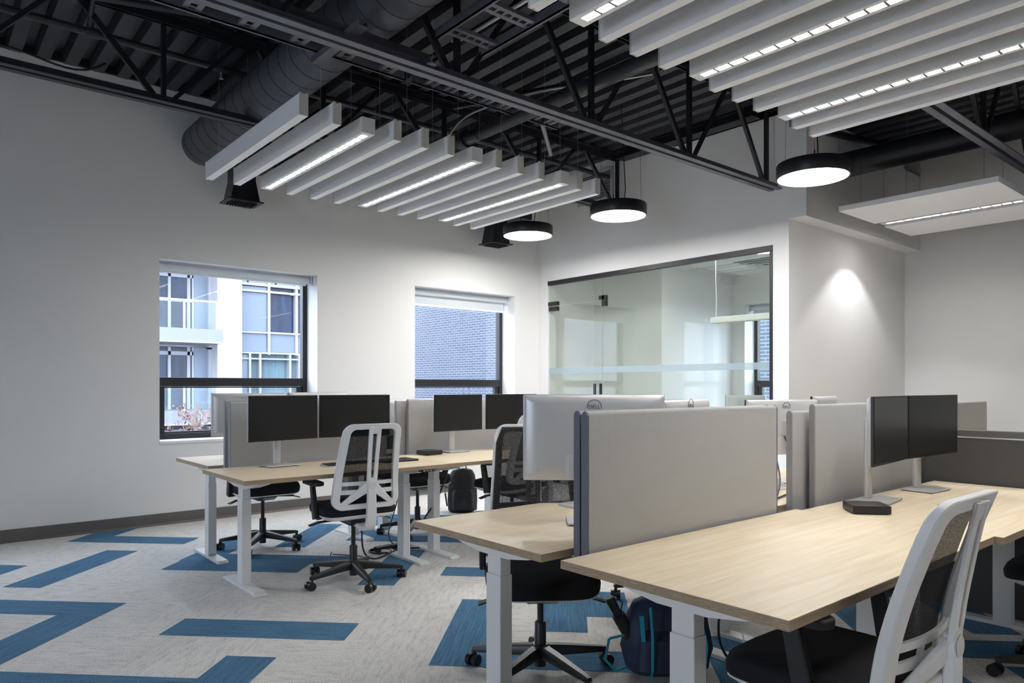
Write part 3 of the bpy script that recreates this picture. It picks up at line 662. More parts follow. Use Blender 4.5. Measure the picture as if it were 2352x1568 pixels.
# ------------------------------------------------------------------ desks
DH = .735
def desk(x0, y0, L, D, label, ctrl=True):
    t = thing('standing_desk', label, 'desk', (x0, y0, 0), group=None)
    m = MB(); m.box(.0012, L-.0012, .0012, D-.0012, DH-.028, DH); top = m.build('tabletop', 'wood', t, bevel=.0015)
    m = MB(); m.box(0, L, 0, .0011, DH-.0275, DH-.0008); m.box(0, L, D-.0011, D, DH-.0275, DH-.0008); m.box(0, .0011, .0012, D-.0012, DH-.0275, DH-.0008); m.box(L-.0011, L, .0012, D-.0012, DH-.0275, DH-.0008)
    m.build('edge_banding', 'woodedge', top)
    for x in (.14, L-.14):
        yc = D/2
        m = MB(); m.box(x-.030, x+.030, yc-.044, yc+.044, .02, .57); lg = m.build('leg', 'wmetal', t, bevel=.003)
        m = MB(); m.box(x-.026, x+.026, yc-.040, yc+.040, .57, .66); m.build('inner_column', 'wmetal', lg, bevel=.003)
        m = MB(); hx = .04; prof = [(yc-.30, .0), (yc+.30, .0), (yc+.30, .006), (yc+.27, .020), (yc-.27, .020), (yc-.30, .006)]
        m.prism(prof, x-hx, x+hx, 'x'); m.build('foot', 'wmetal', lg, bevel=.002)
        m = MB(); e = .36
        prof = [(yc-e, DH-.029), (yc-e, DH-.036), (yc-.20, .662), (yc-.09, .645), (yc+.09, .645), (yc+.20, .662), (yc+e, DH-.036), (yc+e, DH-.029)]
        m.prism(prof, x-.034, x+.034, 'x'); m.build('support_arm', 'wmetal', t, bevel=.002)
    for yy in (D/2-.06, D/2+.03): 
        m = MB(); m.box(.175, L-.175, yy, yy+.03, DH-.075, DH-.035); m.build('crossbar', 'wmetal', t, bevel=.002)
    if ctrl:
        m = MB(); m.box(L-.22, L-.10, .02, .075, DH-.048, DH-.0285); c = m.build('control_panel', 'black', t, bevel=.004)
        m = MB()
        for k in range(4): m.box(L-.21+k*.028, L-.192+k*.028, .0185, .0199, DH-.043, DH-.034)
        m.build('buttons', 'vent', c)
    return t
desk(1.625, .886, 1.505, .79, 'wooden topped standing desk nearest the camera, with a bare near corner')
desk(1.63, 1.775, 1.50, .79, 'wooden topped standing desk behind the two grey screens, mesh chair at it')
desk(3.131, .855, 1.578, .79, 'wooden topped standing desk by the charcoal panel, carrying two black screens')
desk(3.131, 1.775, 1.578, .79, 'wooden topped standing desk in the far right corner behind the screens')
desk(1.54, 4.286, 1.485, .79, 'wooden topped standing desk at left front with a keyboard on it')
desk(1.635, 5.265, 1.485, .79, 'wooden topped standing desk at left, closest to the window wall')
desk(3.027, 4.30, 1.50, .79, 'wooden topped standing desk at left, right hand one with a black dock')
desk(3.13, 5.265, 1.50, .79, 'wooden topped standing desk below the second window')

# ------------------------------------------------------------------ privacy screens
def pscreen(x0, x1, y, z0, z1, label, trim=True, th=.028):
    t = thing('desk_screen', label, 'desk screen', (x0, y, z0), group=None); L = x1-x0; h = z1-z0
    r = .012
    def sec(yy): return yy
    m = MB(); m.prism([(-th/2, 0), (th/2, 0), (th/2, h-r), (th/2-.004, h-.003), (th/2-r, h), (-th/2+r, h), (-th/2+.004, h-.003), (-th/2, h-r)], .010, L-.010, 'x')
    m.build('fabric_panel', 'fabric', t, smooth=True, auto=50)
    for xx in (0, L-.010):
        m = MB(); m.prism([(-th/2-.001, 0), (th/2+.001, 0), (th/2+.001, h-r), (th/2-r+.003, h+.002), (-th/2+r-.003, h+.002), (-th/2-.001, h-r)], xx, xx+.010, 'x'); m.build('edge_trim', 'trimblue' if trim else 'fabricedge', t, bevel=.003)
    m = MB()
    for xx in (.22, L-.22): m.box(xx-.03, xx+.03, -.013, .013, -.03, 0)
    m.build('clamp', 'blackmetal', t)
pscreen(1.765, 3.00, 1.705, .665, 1.213, 'grey fabric screen standing on the near edge, frontmost of the close pair')
pscreen(1.775, 3.01, 1.752, .665, 1.214, 'grey fabric screen just behind the frontmost close one')
pscreen(3.33, 4.60, 1.700, .665, 1.213, 'grey fabric screen behind the two black monitors at right', False)
pscreen(3.21, 4.50, 1.752, .665, 1.182, 'grey fabric screen showing only its shaded left end at right', False)
pscreen(1.735, 2.99, 5.135, .665, 1.190, 'grey fabric screen behind the left pair of black monitors', False)
pscreen(1.725, 2.985, 5.205, .665, 1.205, 'grey fabric screen just behind the left front one', False)
pscreen(3.215, 4.46, 5.165, .665, 1.19, 'grey fabric screen behind the second pair of black monitors', False)
pscreen(3.13, 4.40, 5.215, .665, 1.18, 'grey fabric screen with only a narrow strip showing beyond the left desks', False)

# charcoal panel at the end of the desks
t = thing('partition_panel', 'charcoal partition panel across the end of the right desks', 'partition', (4.725, -.9, 0))
m = MB(); m.box(0, .05, 0, 3.45, 0, 1.00); m.build('panel', 'panel', t)
m = MB(); m.box(-.006, .056, 0, 3.45, 1.008, 1.045); m.build('cap_rail', 'trimgrey', t, bevel=.003)
m = MB(); m.box(-.003, .053, 0, 3.45, 1.0, 1.008); m.build('chrome_strip', 'alu', t)

# ------------------------------------------------------------------ monitors
def text_mesh(txt, size, name, parent, loc, rot, m='logo', ext=.0006):
    cu = bpy.data.curves.new('txt', 'FONT'); cu.body = txt; cu.size = size; cu.extrude = ext; cu.align_x = 'CENTER'; cu.align_y = 'CENTER'
    tmp = bpy.data.objects.new('tmp', cu); COL.objects.link(tmp); me = bpy.data.meshes.new_from_object(tmp); bpy.data.objects.remove(tmp)
    me.materials.clear(); me.materials.append(M[m]); o = bpy.data.objects.new(name, me); COL.objects.link(o); o.parent = parent; o.location = loc; o.rotation_euler = rot
    return o
def monitor(x, y, yaw, label, w=.54, h=.318, zc=1.078, off=.095, z=DH, side='front', logo=False, grp=None):
    # local: display faces -y, stand behind at +y
    t = thing('monitor', label, 'monitor', (x, y, z), yaw, grp); c = zc-z
    m = MB(); m.box(-w/2, w/2, -.009, .004, c-h/2, c+h/2); sh = m.build('display_bezel', 'bezel', t, bevel=.0015)
    m = MB(); m.box(-w/2+.007, w/2-.007, -.0098, -.0091, c-h/2+.013, c+h/2-.007); m.build('display', 'screen', t)
    m = MB()
    n = 10; ins = .07
    def rg(s, yy, k): return [(p[0], yy, c+p[1]) for p in rrect(w*s[0], h*s[1], k, 4)]
    m.loft([rg((.998, .995), .0041, .006), rg((.995, .99), .013, .008), rg((.95, .93), .026, .012), rg((.80, .80), .036, .02), rg((.5, .6), .041, .03)])
    bc = m.build('back_cover', 'silver', t, smooth=True, auto=50)
    m = MB(); m.prism([(a, b+c) for a, b in rrect(.24, .105, .006, 3, 0, -h/2+.06)], .034, .0425, 'y'); m.build('port_recess', 'recess', bc)
    if w > .56 or logo:
        for k in range(2):
            m = MB(); m.lathe([(.0085, 0), (.0085, .006), (.006, .008)], 16, (w/2-.065-k*.036, .029, c-h/2+.045), 'y'); m.build('knob', 'alu', bc, smooth=True)
    if logo:
        lz = c+h/2-.052 if logo is True else c+h/2-logo
        m = MB(); n = 40; ro, ri = .031, .0285
        pts = [(ro*cos(2*pi*k/n), .0375, lz+ro*sin(2*pi*k/n)) for k in range(n)]+[(ri*cos(2*pi*k/n), .0375, lz+ri*sin(2*pi*k/n)) for k in range(n)]
        m.add(pts+[(p[0], .0388, p[2]) for p in pts], [(2*n+k, 2*n+(k+1) % n, 3*n+(k+1) % n, 3*n+k) for k in range(n)]+[(k, (k+1) % n, 2*n+(k+1) % n, 2*n+k) for k in range(n)]+[(n+k, 3*n+k, 3*n+(k+1) % n, n+(k+1) % n) for k in range(n)])
        m.build('logo_ring', 'logo', bc)
        text_mesh('DELL', .022, 'logo_letters', bc, (0, .0385, lz), (R(90), 0, R(180)))
    # stand
    m = MB(); pr = rrect(.062, .026, .011, 4, 0, off)
    m.prism(pr, .014, c+.055, 'z'); m.build('stand_column', 'alu', t, smooth=True, auto=50)
    m = MB(); m.box(-.035, .035, .036, off-.012, c-.045, c+.045); m.build('mount', 'silver', t, bevel=.003)
    m = MB(); m.prism(rrect(.23, .165, .006, 3, 0, off-.045), .004, .012, 'z'); b = m.build('stand_base', 'alu', t, bevel=.002)
    m = MB(); m.prism(rrect(.218, .153, .006, 3, 0, off-.045), .0, .0039, 'z'); m.build('rubber_pad', 'blacksoft', b)
    return t
monitor(2.035, 4.895, R(10), 'black monitor, left one of the pair over the left front desk', w=.548, h=.315, zc=1.078)
monitor(2.60, 4.915, R(-10), 'black monitor, right one of the pair over the left front desk', w=.548, h=.315, zc=1.078)
monitor(3.62, 4.99, R(4), 'black monitor, left one of the pair beside the small black dock', w=.53, h=.31, zc=1.075)
monitor(4.19, 4.96, R(-8), 'black monitor, right one of the pair beside the small black dock', w=.54, h=.31, zc=1.075)
monitor(2.01, 5.50, R(180-14), 'silver backed monitor in front of the window, left one of its pair', zc=1.085, h=.325)
monitor(2.56, 5.46, R(180+6), 'silver backed monitor whose top edge shows right of the window', zc=1.09, h=.325)
monitor(3.42, 5.46, R(180+4), 'silver backed monitor peeking out left of the second screen pair', zc=1.03)
# right cluster
monitor(3.66, 1.475, R(6), 'black monitor angled, left one of the pair on the right desk', w=.54, h=.325, zc=1.09, off=.10)
monitor(4.23, 1.485, R(-3), 'black monitor facing us, right one of the pair on the right desk', w=.60, h=.325, zc=1.09, off=.08)
monitor(2.215, 2.085, R(180-42), 'large silver backed monitor with round logo, nearest behind the close screens', w=.595, h=.362, zc=1.085, logo=True)
monitor(2.86, 2.10, R(180+12), 'silver backed monitor just right of the large one, only its top showing', zc=1.075, h=.325, logo=.03)
monitor(4.02, 2.24, R(180-16), 'silver backed monitor with round logo between the two right screens', w=.56, zc=1.055, h=.33, logo=.045)
monitor(4.56, 2.25, R(180+12), 'silver backed monitor turned away, its slanted top edge showing at right', w=.54, zc=1.075, h=.325)

# ------------------------------------------------------------------ desk items
def dock(x, y, rz, label, w=.17, d=.085, h=.038):
    t = thing('docking_station', label, 'dock', (x, y, DH), rz)
    m = MB(); m.prism(rrect(w, d, .006, 3), .004, h, 'z'); b = m.build('body', 'black', t, bevel=.002)
    m = MB(); m.prism(rrect(w-.02, d-.016, .005, 3), 0, .0039, 'z'); m.build('foot_pad', 'blacksoft', t)
    m = MB(); m.box(.02, .034, -d/2-.0006, -d/2+.001, h*.4, h*.65); m.box(.045, .053, -d/2-.0006, -d/2+.001, h*.45, h*.6); m.build('ports', 'gap', b)
dock(3.30, 1.43, R(-48), 'flat black dock box standing before the angled monitor', .16, .15)
dock(3.31, 4.97, R(4), 'flat black dock box left of the second black monitor pair', .17, .14)
dock(3.15, 1.98, R(-30), 'flat black dock box with glowing blue plug behind the close screens')
m = MB(); m.tube([(3.10, 1.93, .752), (3.10, 1.91, .752)], .006, 10); tag(m.build('cable_plug', 'ledblue'), 'blue glowing cable plug behind the close grey screens', 'plug')
def keyboard(x, y, rz, label):
    t = thing('keyboard', label, 'keyboard', (x, y, DH), rz)
    m = MB(); m.prism([(-.065, .0), (.065, .0), (.065, .016), (-.065, .006)], -.145, .215, 'x'); m.build('body', 'silver', t, bevel=.002)
    for r_ in range(5):
        for c_ in range(17):
            m = MB(); xx = -.14+c_*.0207; yy = -.056+r_*.0228; zz = .0072+(yy+.065)*.077
            m.box(xx, xx+.0175, yy, yy+.019, zz, zz+.004); m.build('key', 'keys', t)
keyboard(2.39, 4.70, R(4), 'silver keyboard with dark keys on the left front desk')
m = MB(); m.box(2.68, 2.98, 4.62, 4.80, DH, DH+.014); tag(m.build('laptop_tray', 'black', bevel=.003), 'thin black laptop lying behind the keyboard', 'laptop')
m = MB(); m.prism(rrect(.28, .20, .01, 3, 2.50, 2.36), DH, DH+.010, 'z'); tag(m.build('monitor_base_plate', 'silver', bevel=.002), 'silver plate standing for the stand base of the large monitor', 'monitor stand')  # plate stands for the visible edge of the large monitor's stand base
m = MB(); m.prism(rrect(.11, .06, .008, 3, 2.30, 2.05), DH, DH+.012, 'z'); tag(m.build('power_brick', 'black', bevel=.002), 'small black power brick beside the silver base plate', 'power supply')
def mug(x, y, label):
    t = thing('mug', label, 'mug', (x, y, DH))
    m = MB(); m.lathe([(.0, .0), (.030, 0), (.034, .01), (.041, .10), (.038, .10), (.032, .012), (0, .010)], 28); m.build('cup', 'mug', t, smooth=True)
    m = MB(); m.tube([(.037*1, 0, .08), (.06, 0, .075), (.066, 0, .05), (.055, 0, .028), (.035, 0, .025)], .005, 8); m.build('handle', 'mug', t, smooth=True)
mug(3.58, 2.20, 'white mug half hidden beside the close grey screen')
m = MB(); m.add([(3.42, 2.05, DH), (3.70, 2.02, DH), (3.72, 2.2, DH+.12), (3.44, 2.23, DH+.12), (3.42, 2.05, DH+.006), (3.70, 2.02, DH+.006), (3.72, 2.2, DH+.126), (3.44, 2.23, DH+.126)], [(0, 1, 2, 3), (4, 5, 6, 7), (0, 1, 5, 4), (1, 2, 6, 5), (2, 3, 7, 6), (3, 0, 4, 7)])
tag(m.build('laptop_riser', 'alu'), 'slanted silver laptop riser between the right screens', 'laptop stand')
gc = 'loose cables on the desks'
cableobj([(2.105, 2.085, .985), (2.103, 2.08, .95), (2.10, 2.06, .90), (2.13, 2.02, .84), (2.2, 1.95, .78), (2.3, 1.9, .741)], .0045, 'black power cord hanging from the large silver backed monitor')
cableobj([(3.86, 2.22, 1.0), (3.82, 2.16, .95), (3.72, 2.12, .90), (3.60, 2.0, .80), (3.4, 1.92, .742)], .005, 'black cord hanging from the logo monitor between right screens')
cableobj([(3.98, 2.20, 1.0), (3.94, 2.14, .94), (3.88, 2.1, .85), (3.8, 2.0, .75), (3.5, 1.9, .742), (3.2, 1.85, .742)], .005, 'second black cord hanging from the logo monitor')
cableobj([(3.10, 1.90, .75), (3.06, 1.86, .742), (3.0, 1.84, .742), (2.9, 1.82, .742)], .004, 'short black cable trailing from the glowing blue plug')

# ------------------------------------------------------------------ chairs
def make_chair(label, name='office_chair'):
    t = thing(name, label, 'chair', (0, 0, 0))
    # five star base
    m = MB(); m.lathe([(.040, .075), (.044, .09), (.046, .125), (.036, .135)], 24)
    for k in range(5):
        a = R(90+72*k+32); d = Vector((cos(a), sin(a), 0)); n_ = Vector((-sin(a), cos(a), 0)); rings = []
        for u, w, zt, zb in ((.02, .052, .132, .080), (.10, .050, .122, .078), (.20, .042, .106, .072), (.30, .034, .090, .066), (.328, .030, .084, .064)):
            c = d*u; rings.append([c+n_*w*.34+Vector((0, 0, zt)), c-n_*w*.34+Vector((0, 0, zt)), c-n_*w/2+Vector((0, 0, zt-.012)), c-n_*w/2+Vector((0, 0, zb)), c+n_*w/2+Vector((0, 0, zb)), c+n_*w/2+Vector((0, 0, zt-.012))])
        m.loft(rings)
    m.build('star_base', 'black', t, smooth=True, auto=40)
    for k in range(5):
        a = R(90+72*k+32); c = Vector((cos(a), sin(a), 0))*.318; b = a+R(50+37*k); ax = Vector((cos(b), sin(b), 0)); fw = Vector((-sin(b), cos(b), 0))
        m = MB(); cc = c-fw*.012+Vector((0, 0, .027))
        for s in (-1, 1):
            m.tube([cc+ax*s*.007, cc+ax*s*.012, cc+ax*s*.026, cc+ax*s*.029], .027, 20)
        m.tube([cc-ax*.006, cc+ax*.006], .015, 10)
        m.tube([c+Vector((0, 0, .040)), c+Vector((0, 0, .070))], .008, 8)
        m.bar(c+Vector((0, 0, .05)), cc+Vector((0, 0, .030)), .018, .014)
        m.build('caster', 'blackmetal', t, smooth=True, auto=45)
    m = MB(); m.lathe([(.026, .035), (.026, .23), (.022, .236)], 20); m.build('column_sleeve', 'black', t, smooth=True)
    m = MB(); m.lathe([(.0145, .236), (.0145, .410)], 16); m.build('gas_cylinder', 'blackmetal', t, smooth=True)
    m = MB(); m.prism([(-.14, .410), (-.10, .387), (.08, .387), (.15, .420), (.15, .443), (-.14, .443)], -.07, .07, 'x'); m.build('tilt_mechanism', 'black', t, bevel=.006)
    for s in (-1, 1):
        m = MB(); m.bar((s*.06, .03, .415), (s*.235, .05, .402), .022, .014); m.bar((s*.225, .05, .403), (s*.285, .055, .385), .045, .008); m.build('lever', 'black', t, bevel=.002)
    # seat
    def sq(w, d, z, yo, k=4.2, n=36, dip=0):
        out = []
        for i in range(n):
            a = 2*pi*i/n; ca, sa = cos(a), sin(a)
            x_ = w/2*math.copysign(abs(ca)**(2/k), ca); y_ = d/2*math.copysign(abs(sa)**(2/k), sa)
            dz = -dip*max(0, y_/(d/2)-.45)**2 - (.010*(x_/(w/2))**2 if dip else 0)
            out.append((x_, y_+yo, z+dz+.036))
        return out
    m = MB(); m.loft([sq(.40, .38, .420, .02), sq(.475, .455, .424, .02, dip=.05), sq(.50, .48, .445, .02, dip=.08), sq(.505, .485, .475, .02, dip=.09), sq(.485, .465, .498, .02, dip=.09), sq(.42, .40, .508, .02, dip=.08), sq(.2, .2, .509, .02, dip=.03)])
    m.build('seat_cushion', 'seat', t, smooth=True, auto=80)
    m = MB(); m.loft([sq(.36, .32, .405, .0), sq(.45, .42, .410, .01, dip=.03), sq(.495, .475, .432, .02, dip=.07), sq(.485, .465, .440, .02, dip=.07)]); m.build('seat_pan', 'wplastic', t, smooth=True, auto=80)
    # armrests
    for s in (-1, 1):
        m = MB(); m.bar((s*.18, .00, .448), (s*.262, .00, .441), .07, .018); m.bar((s*.262, -.01, .436), (s*.268, .035, .655), .030, .062, .026, .048, up=(0, 1, 0)); ar = m.build('armrest_post', 'black', t, bevel=.006)
        m = MB(); m.prism([(a+s*.262, b) for a, b in rrect(.085, .235, .036, 5, 0, .04)], .656, .682, 'z'); m.build('arm_pad', 'blacksoft', ar, smooth=True, auto=50, bevel=.006)
    # back: u across, z up, leaning away (-y)
    def by(z):
        ks = [(.46, -.225), (.52, -.238), (.60, -.242), (.68, -.250), (.80, -.276), (.95, -.322), (1.10, -.378)]
        for (za, ya), (zb, yb) in zip(ks, ks[1:]):
            if z <= zb: f = max(0, (z-za)/(zb-za)); return ya+(yb-ya)*f
        return ks[-1][1]
    def sy(z):  # smoothed
        return (by(z-.04)+by(z)*2+by(z+.04))/4
    def P(u, z, off=0): return (u, sy(z)+.75*u*u-off, z)
    def hw(z): return .232-.040*max(0, (z-.52)/.54)
    ZB, ZT = .512, 1.065
    def outline(ins_s, ins_t, ins_b, r, n=7):
        out = []; zb, zt = ZB+ins_b, ZT-ins_t
        for (sx, zc, a0, rr) in ((1, zt-r, 0, r), (-1, zt-r, 90, r), (-1, zb+r, 180, r), (1, zb+r, 270, r)):
            w = hw(zc)-ins_s-rr
            for k in range(n+1):
                a = R(a0+90*k/n); out.append((sx*w+rr*cos(a), zc+rr*sin(a)))
            if a0 in (90, 270):
                z0_ = zc; z1_ = (zb+r) if a0 == 90 else (zt-r)
                for k in range(1, 9):
                    z = z0_+(z1_-z0_)*k/9; s_ = -1 if a0 == 90 else 1; out.append((s_*(hw(z)-ins_s), z))
            else:
                pass
        return out
    def band(m, out, inn, t0, t1):
        n = len(out); v = [P(u, z, t0) for u, z in out]+[P(u, z, t0) for u, z in inn]+[P(u, z, t1) for u, z in out]+[P(u, z, t1) for u, z in inn]; f = []
        for i in range(n):
            j = (i+1) % n; f += [(i, j, n+j, n+i), (2*n+i, 3*n+i, 3*n+j, 2*n+j), (i, 2*n+i, 2*n+j, j), (n+i, n+j, 3*n+j, 3*n+i)]
        m.add(v, f)
    m = MB(); band(m, outline(0, 0, 0, .065), outline(.046, .036, .034, .035), -.014, .018)
    def plate(m, pts, t0, t1):
        n = len(pts); v = [P(u, z, t0) for u, z in pts]+[P(u, z, t1) for u, z in pts]
        m.add(v, [tuple(range(n)), tuple(range(n, 2*n))[::-1]]+[(i, (i+1) % n, n+(i+1) % n, n+i) for i in range(n)])
    def vstrip(m, u0, u1, w, z0, z1, o0, o1, th=.014, n=10):   # strip up the back
        rings = []
        for k in range(n+1):
            f = k/n; z = z0+(z1-z0)*f; u = u0+(u1-u0)*f; o = o0+(o1-o0)*f**1.4
            rings.append([P(u-w/2, z, o), P(u+w/2, z, o), P(u+w/2, z, o+th), P(u-w/2, z, o+th)])
        m.loft(rings)
    bf = m.build('back_frame', 'wplastic', t, smooth=True, auto=50, bevel=.005)
    m = MB()    # lower cross bands
    for (za, zb) in ((.668, .692), (.612, .640)):
        n = 16; rings = []
        for k in range(n+1):
            u = -(hw(.65)-.030)+2*(hw(.65)-.030)*k/n
            rings.append([P(u, za, -.006), P(u, zb, -.006), P(u, zb, .006), P(u, za, .006)])
        m.loft(rings)
    for s in (-1, 1):
        for ua, ub in ((.17, .205), (.04, .06)):
            plate(m, [(s*ua, .636), (s*ub, .636), (s*ub, .672), (s*ua, .672)], -.005, .005)
    m.build('lumbar_band', 'wplastic', bf, smooth=True, auto=50)
    m = MB()
    vstrip(m, -.021, -.028, .026, .675, 1.05, .050, .006); vstrip(m, .021, .028, .026, .675, 1.05, .050, .006)
    vstrip(m, 0, 0, .05, .670, .72, .052, .046); vstrip(m, 0, 0, .07, 1.00, 1.05, .010, .006)
    m.build('spine', 'wplastic', bf, smooth=True, auto=50, bevel=.003)
    m = MB()
    for s in (-1, 1):
        p = Vector(P(s*.012, .668, .052)); q_ = Vector(P(s*.180, .535, .004)); m.bar(p, q_, .062, .020, .028, .018, up=(0, -1, 0))
    m.build('brace_arms', 'wplastic', bf, bevel=.005)
    c = Vector(P(0, .672, .050)); m = MB(); m.lathe([(.036, -.012), (.036, .012), (.032, .017)], 28, (0, c[1]-.006, .672), 'y')
    pv = m.build('pivot_hub', 'wplastic', bf, smooth=True)
    m = MB(); m.lathe([(.026, 0), (.026, .002)], 28, (0, c[1]-.0235, .672), 'y'); m.build('hub_cap', 'housing', pv, smooth=True)
    # upright that carries the back
    m = MB(); y1 = c[1]-.004; path = [(.672, y1, .054), (.58, y1, .058), (.50, y1+.002, .064), (.43, y1+.012, .068), (.398, y1+.035, .070), (.386, y1+.07, .070), (.386, y1+.12, .068), (.396, -.05, .060)]
    rings = []
    for i, (z, y, w) in enumerate(path):
        a = path[max(i-1, 0)]; b = path[min(i+1, len(path)-1)]; d = Vector((0, b[1]-a[1], b[0]-a[0])).normalized(); n_ = Vector((0, -d[2], d[1])); c_ = Vector((0, y, z)); h_ = .016
        rings.append([c_+Vector((-w/2, 0, 0))+n_*h_, c_+Vector((w/2, 0, 0))+n_*h_, c_+Vector((w/2, 0, 0))-n_*h_, c_+Vector((-w/2, 0, 0))-n_*h_])
    m.loft(rings); m.build('back_upright', 'wplastic', t, smooth=True, auto=50, bevel=.006)
    # mesh
    m = MB(); nu, nz = 12, 14; v = []
    for j in range(nz+1):
        z = ZB+.024+(ZT-.012-ZB-.024)*j/nz; w = hw(z)-.012-(.03*max(0, .08-min(z-ZB, ZT-z))/.08)
        for i in range(nu+1):
            u = -w+2*w*i/nu; v.append(P(u, z, -.019-.5*.75*(w*w-u*u)))
    m.add(v, [(j*(nu+1)+i, j*(nu+1)+i+1, (j+1)*(nu+1)+i+1, (j+1)*(nu+1)+i) for j in range(nz) for i in range(nu)])
    m.build('back_mesh', 'mesh', t, smooth=True)
    return t
c0 = make_chair('white framed office chair with its back to us at the left front desk')
c0.location = (2.294, 4.36, 0); c0.rotation_euler = (0, 0, R(-6))
# (x, y, rotation, label)
for x, y, rz, lb in [
    (2.205, 5.73, R(178), 'office chair under the desk by the window wall, seat and base showing'),
    (2.20, 2.40, R(144), 'office chair turned toward us, its black mesh back behind the close desk'),
    (2.06, .98, R(0), 'office chair at the bottom right, big white backrest closest to the camera'),
    (3.74, 4.42, R(0), 'office chair with white frame corner showing above the mesh chair'),
    (3.47, 5.40, R(172), 'office chair under the desk below the second window'),
    (3.92, .78, R(2), 'office chair at the right edge, seat and arm under the far right desk'),
    (3.60, 2.78, R(170), 'office chair beyond the screens, only a caster showing below the desk')]:
    ch = dup(c0, (x, y, 0), rz, lb)
    parts = [o for o in bpy.data.objects if o.parent == ch and o.name.split('.')[0] not in ('star_base', 'caster', 'column_sleeve', 'gas_cylinder')]
    for k in parts:
        n_ = k.name.split('.')[0]
        if y == 2.40: k.location.z += .045 if n_ in ('back_frame', 'back_mesh', 'armrest_post') else -.05
        if y == 4.42: k.location.z += .03
        if y == .98:      # nearest chair: back set low, arms set high and in
            if n_ in ('back_frame', 'back_mesh'): k.location.z -= .038
            if n_ == 'armrest_post': k.location = (.02, -.03, .018)

# workstation beyond the charcoal panel, and one in the meeting room
desk(6.70, 1.52, 1.5, .79, 'standing desk beyond the charcoal panel, hidden but for its screen', False)
pscreen(6.80, 8.06, 2.36, .66, 1.155, 'pale grey fabric screen seen over the charcoal panel at the far right')
monitor(7.45, 2.62, R(180), 'silver backed monitor peeking over the far right screen', w=.60, h=.33, zc=1.045, z=DH)
desk(6.70, 2.42, 1.5, .79, 'standing desk beyond the charcoal panel carrying the far monitor', False)
desk(7.55, 4.60, 1.40, .70, 'desk inside the meeting room behind the glass', False)
monitor(8.06, 4.98, R(180-35), 'silver backed monitor inside the meeting room beside its window', w=.52, h=.32, zc=1.03)

# ------------------------------------------------------------------ bags
def blob(m, rings):   # rings: (z, cx, cy, wx, wy, k)
    rr = []
    for z, cx, cy, wx, wy, k in rings:
        ring = []
        for i in range(28):
            a = 2*pi*i/28; ca, sa = cos(a), sin(a)
            w = 1+.035*sin(5*a+z*30)+.02*sin(9*a-z*50)
            ring.append((cx+wx/2*w*math.copysign(abs(ca)**(2/k), ca), cy+wy/2*w*math.copysign(abs(sa)**(2/k), sa), z))
        rr.append(ring)
    m.loft(rr)
t = thing('backpack', 'black backpack standing on the carpet below the second window', 'backpack', (4.42, 6.02, 0), R(-35))
m = MB(); blob(m, [(0, 0, 0, .26, .16, 3), (.02, 0, 0, .30, .20, 3), (.12, 0, 0, .31, .21, 3), (.28, 0, .01, .29, .18, 3), (.38, 0, .02, .26, .14, 2.6), (.43, 0, .02, .20, .10, 2.4), (.445, 0, .02, .1, .06, 2)]); m.build('body', 'bagblack', t, smooth=True)
m = MB(); blob(m, [(.03, 0, -.10, .20, .06, 3), (.05, 0, -.11, .23, .08, 3), (.2, 0, -.10, .22, .07, 3), (.24, 0, -.09, .18, .04, 3)]); m.build('front_pocket', 'bagblack', t, smooth=True)
m = MB(); m.tube([(-.04, .03, .43), (-.035, .03, .475), (.035, .03, .475), (.04, .03, .43)], .008, 8); m.build('grab_handle', 'bagblack', t, smooth=True)
m = MB(); m.bar((-.165, -.02, .36), (-.18, -.05, .20), .004, .03); m.bar((-.18, -.05, .2), (-.16, -.02, .06), .004, .02); m.build('strap', 'bagblack', t)
t = thing('backpack', 'navy backpack with turquoise straps on the floor under the close desks', 'backpack', (2.62, 2.02, 0), R(-38))
m = MB(); blob(m, [(.021, 0, 0, .30, .16, 2.6), (.04, 0, 0, .37, .21, 2.6), (.14, 0, 0, .40, .24, 2.6), (.26, 0, 0, .37, .20, 2.5), (.33, 0, .01, .30, .14, 2.3), (.36, 0, .01, .16, .08, 2)]); m.build('body', 'navy', t, smooth=True)
m = MB(); blob(m, [(.05, -.02, -.11, .22, .05, 3), (.07, -.02, -.12, .26, .08, 3), (.2, -.02, -.11, .24, .07, 3), (.23, -.02, -.09, .2, .03, 3)]); m.build('front_pocket', 'navy', t, smooth=True)
for pts in ([(-.10, -.125, .34), (-.10, -.165, .22), (-.10, -.165, .08), (-.10, -.13, .03)], [(.12, -.12, .30), (.14, -.15, .18), (.13, -.15, .06), (.12, -.15, .005)], [(-.19, -.05, .2), (-.27, -.07, .19), (-.29, -.08, .10), (-.24, -.08, .05), (-.19, -.06, .06)]):
    m = MB()
    for a, b in zip(pts, pts[1:]): m.bar(a, b, .011, .003, up=(0, -1, 0))
    m.build('strap', 'teal', t)
m = MB(); m.bar((-.135, -.11, .30), (-.135, -.145, .20), .018, .005, up=(0, -1, 0)); m.build('strap', 'teal', t)
t = thing('umbrella', 'folded black umbrella poking out of the navy backpack', 'umbrella', (2.62, 2.02, 0), R(-38))
m = MB(); m.tube([(-.13, -.03, .12), (-.19, -.035, .22), (-.225, -.04, .285)], .026, 14, r2=.030); m.build('canopy', 'bagblack', t, smooth=True)
m = MB(); m.tube([(-.225, -.04, .285), (-.265, -.045, .36)], .019, 14, r2=.023); h_ = m.build('handle', 'black', t, smooth=True)
m = MB(); m.tube([(-.2655, -.0452, .361), (-.2675, -.0455, .365)], .016, 14); m.build('end_disc', 'vent', h_)
m = MB(); m.tube([(-.245, -.04, .34), (-.22, -.02, .35), (-.20, -.01, .33), (-.21, -.02, .29)], .003, 6); m.build('wrist_loop', 'bagblack', t)

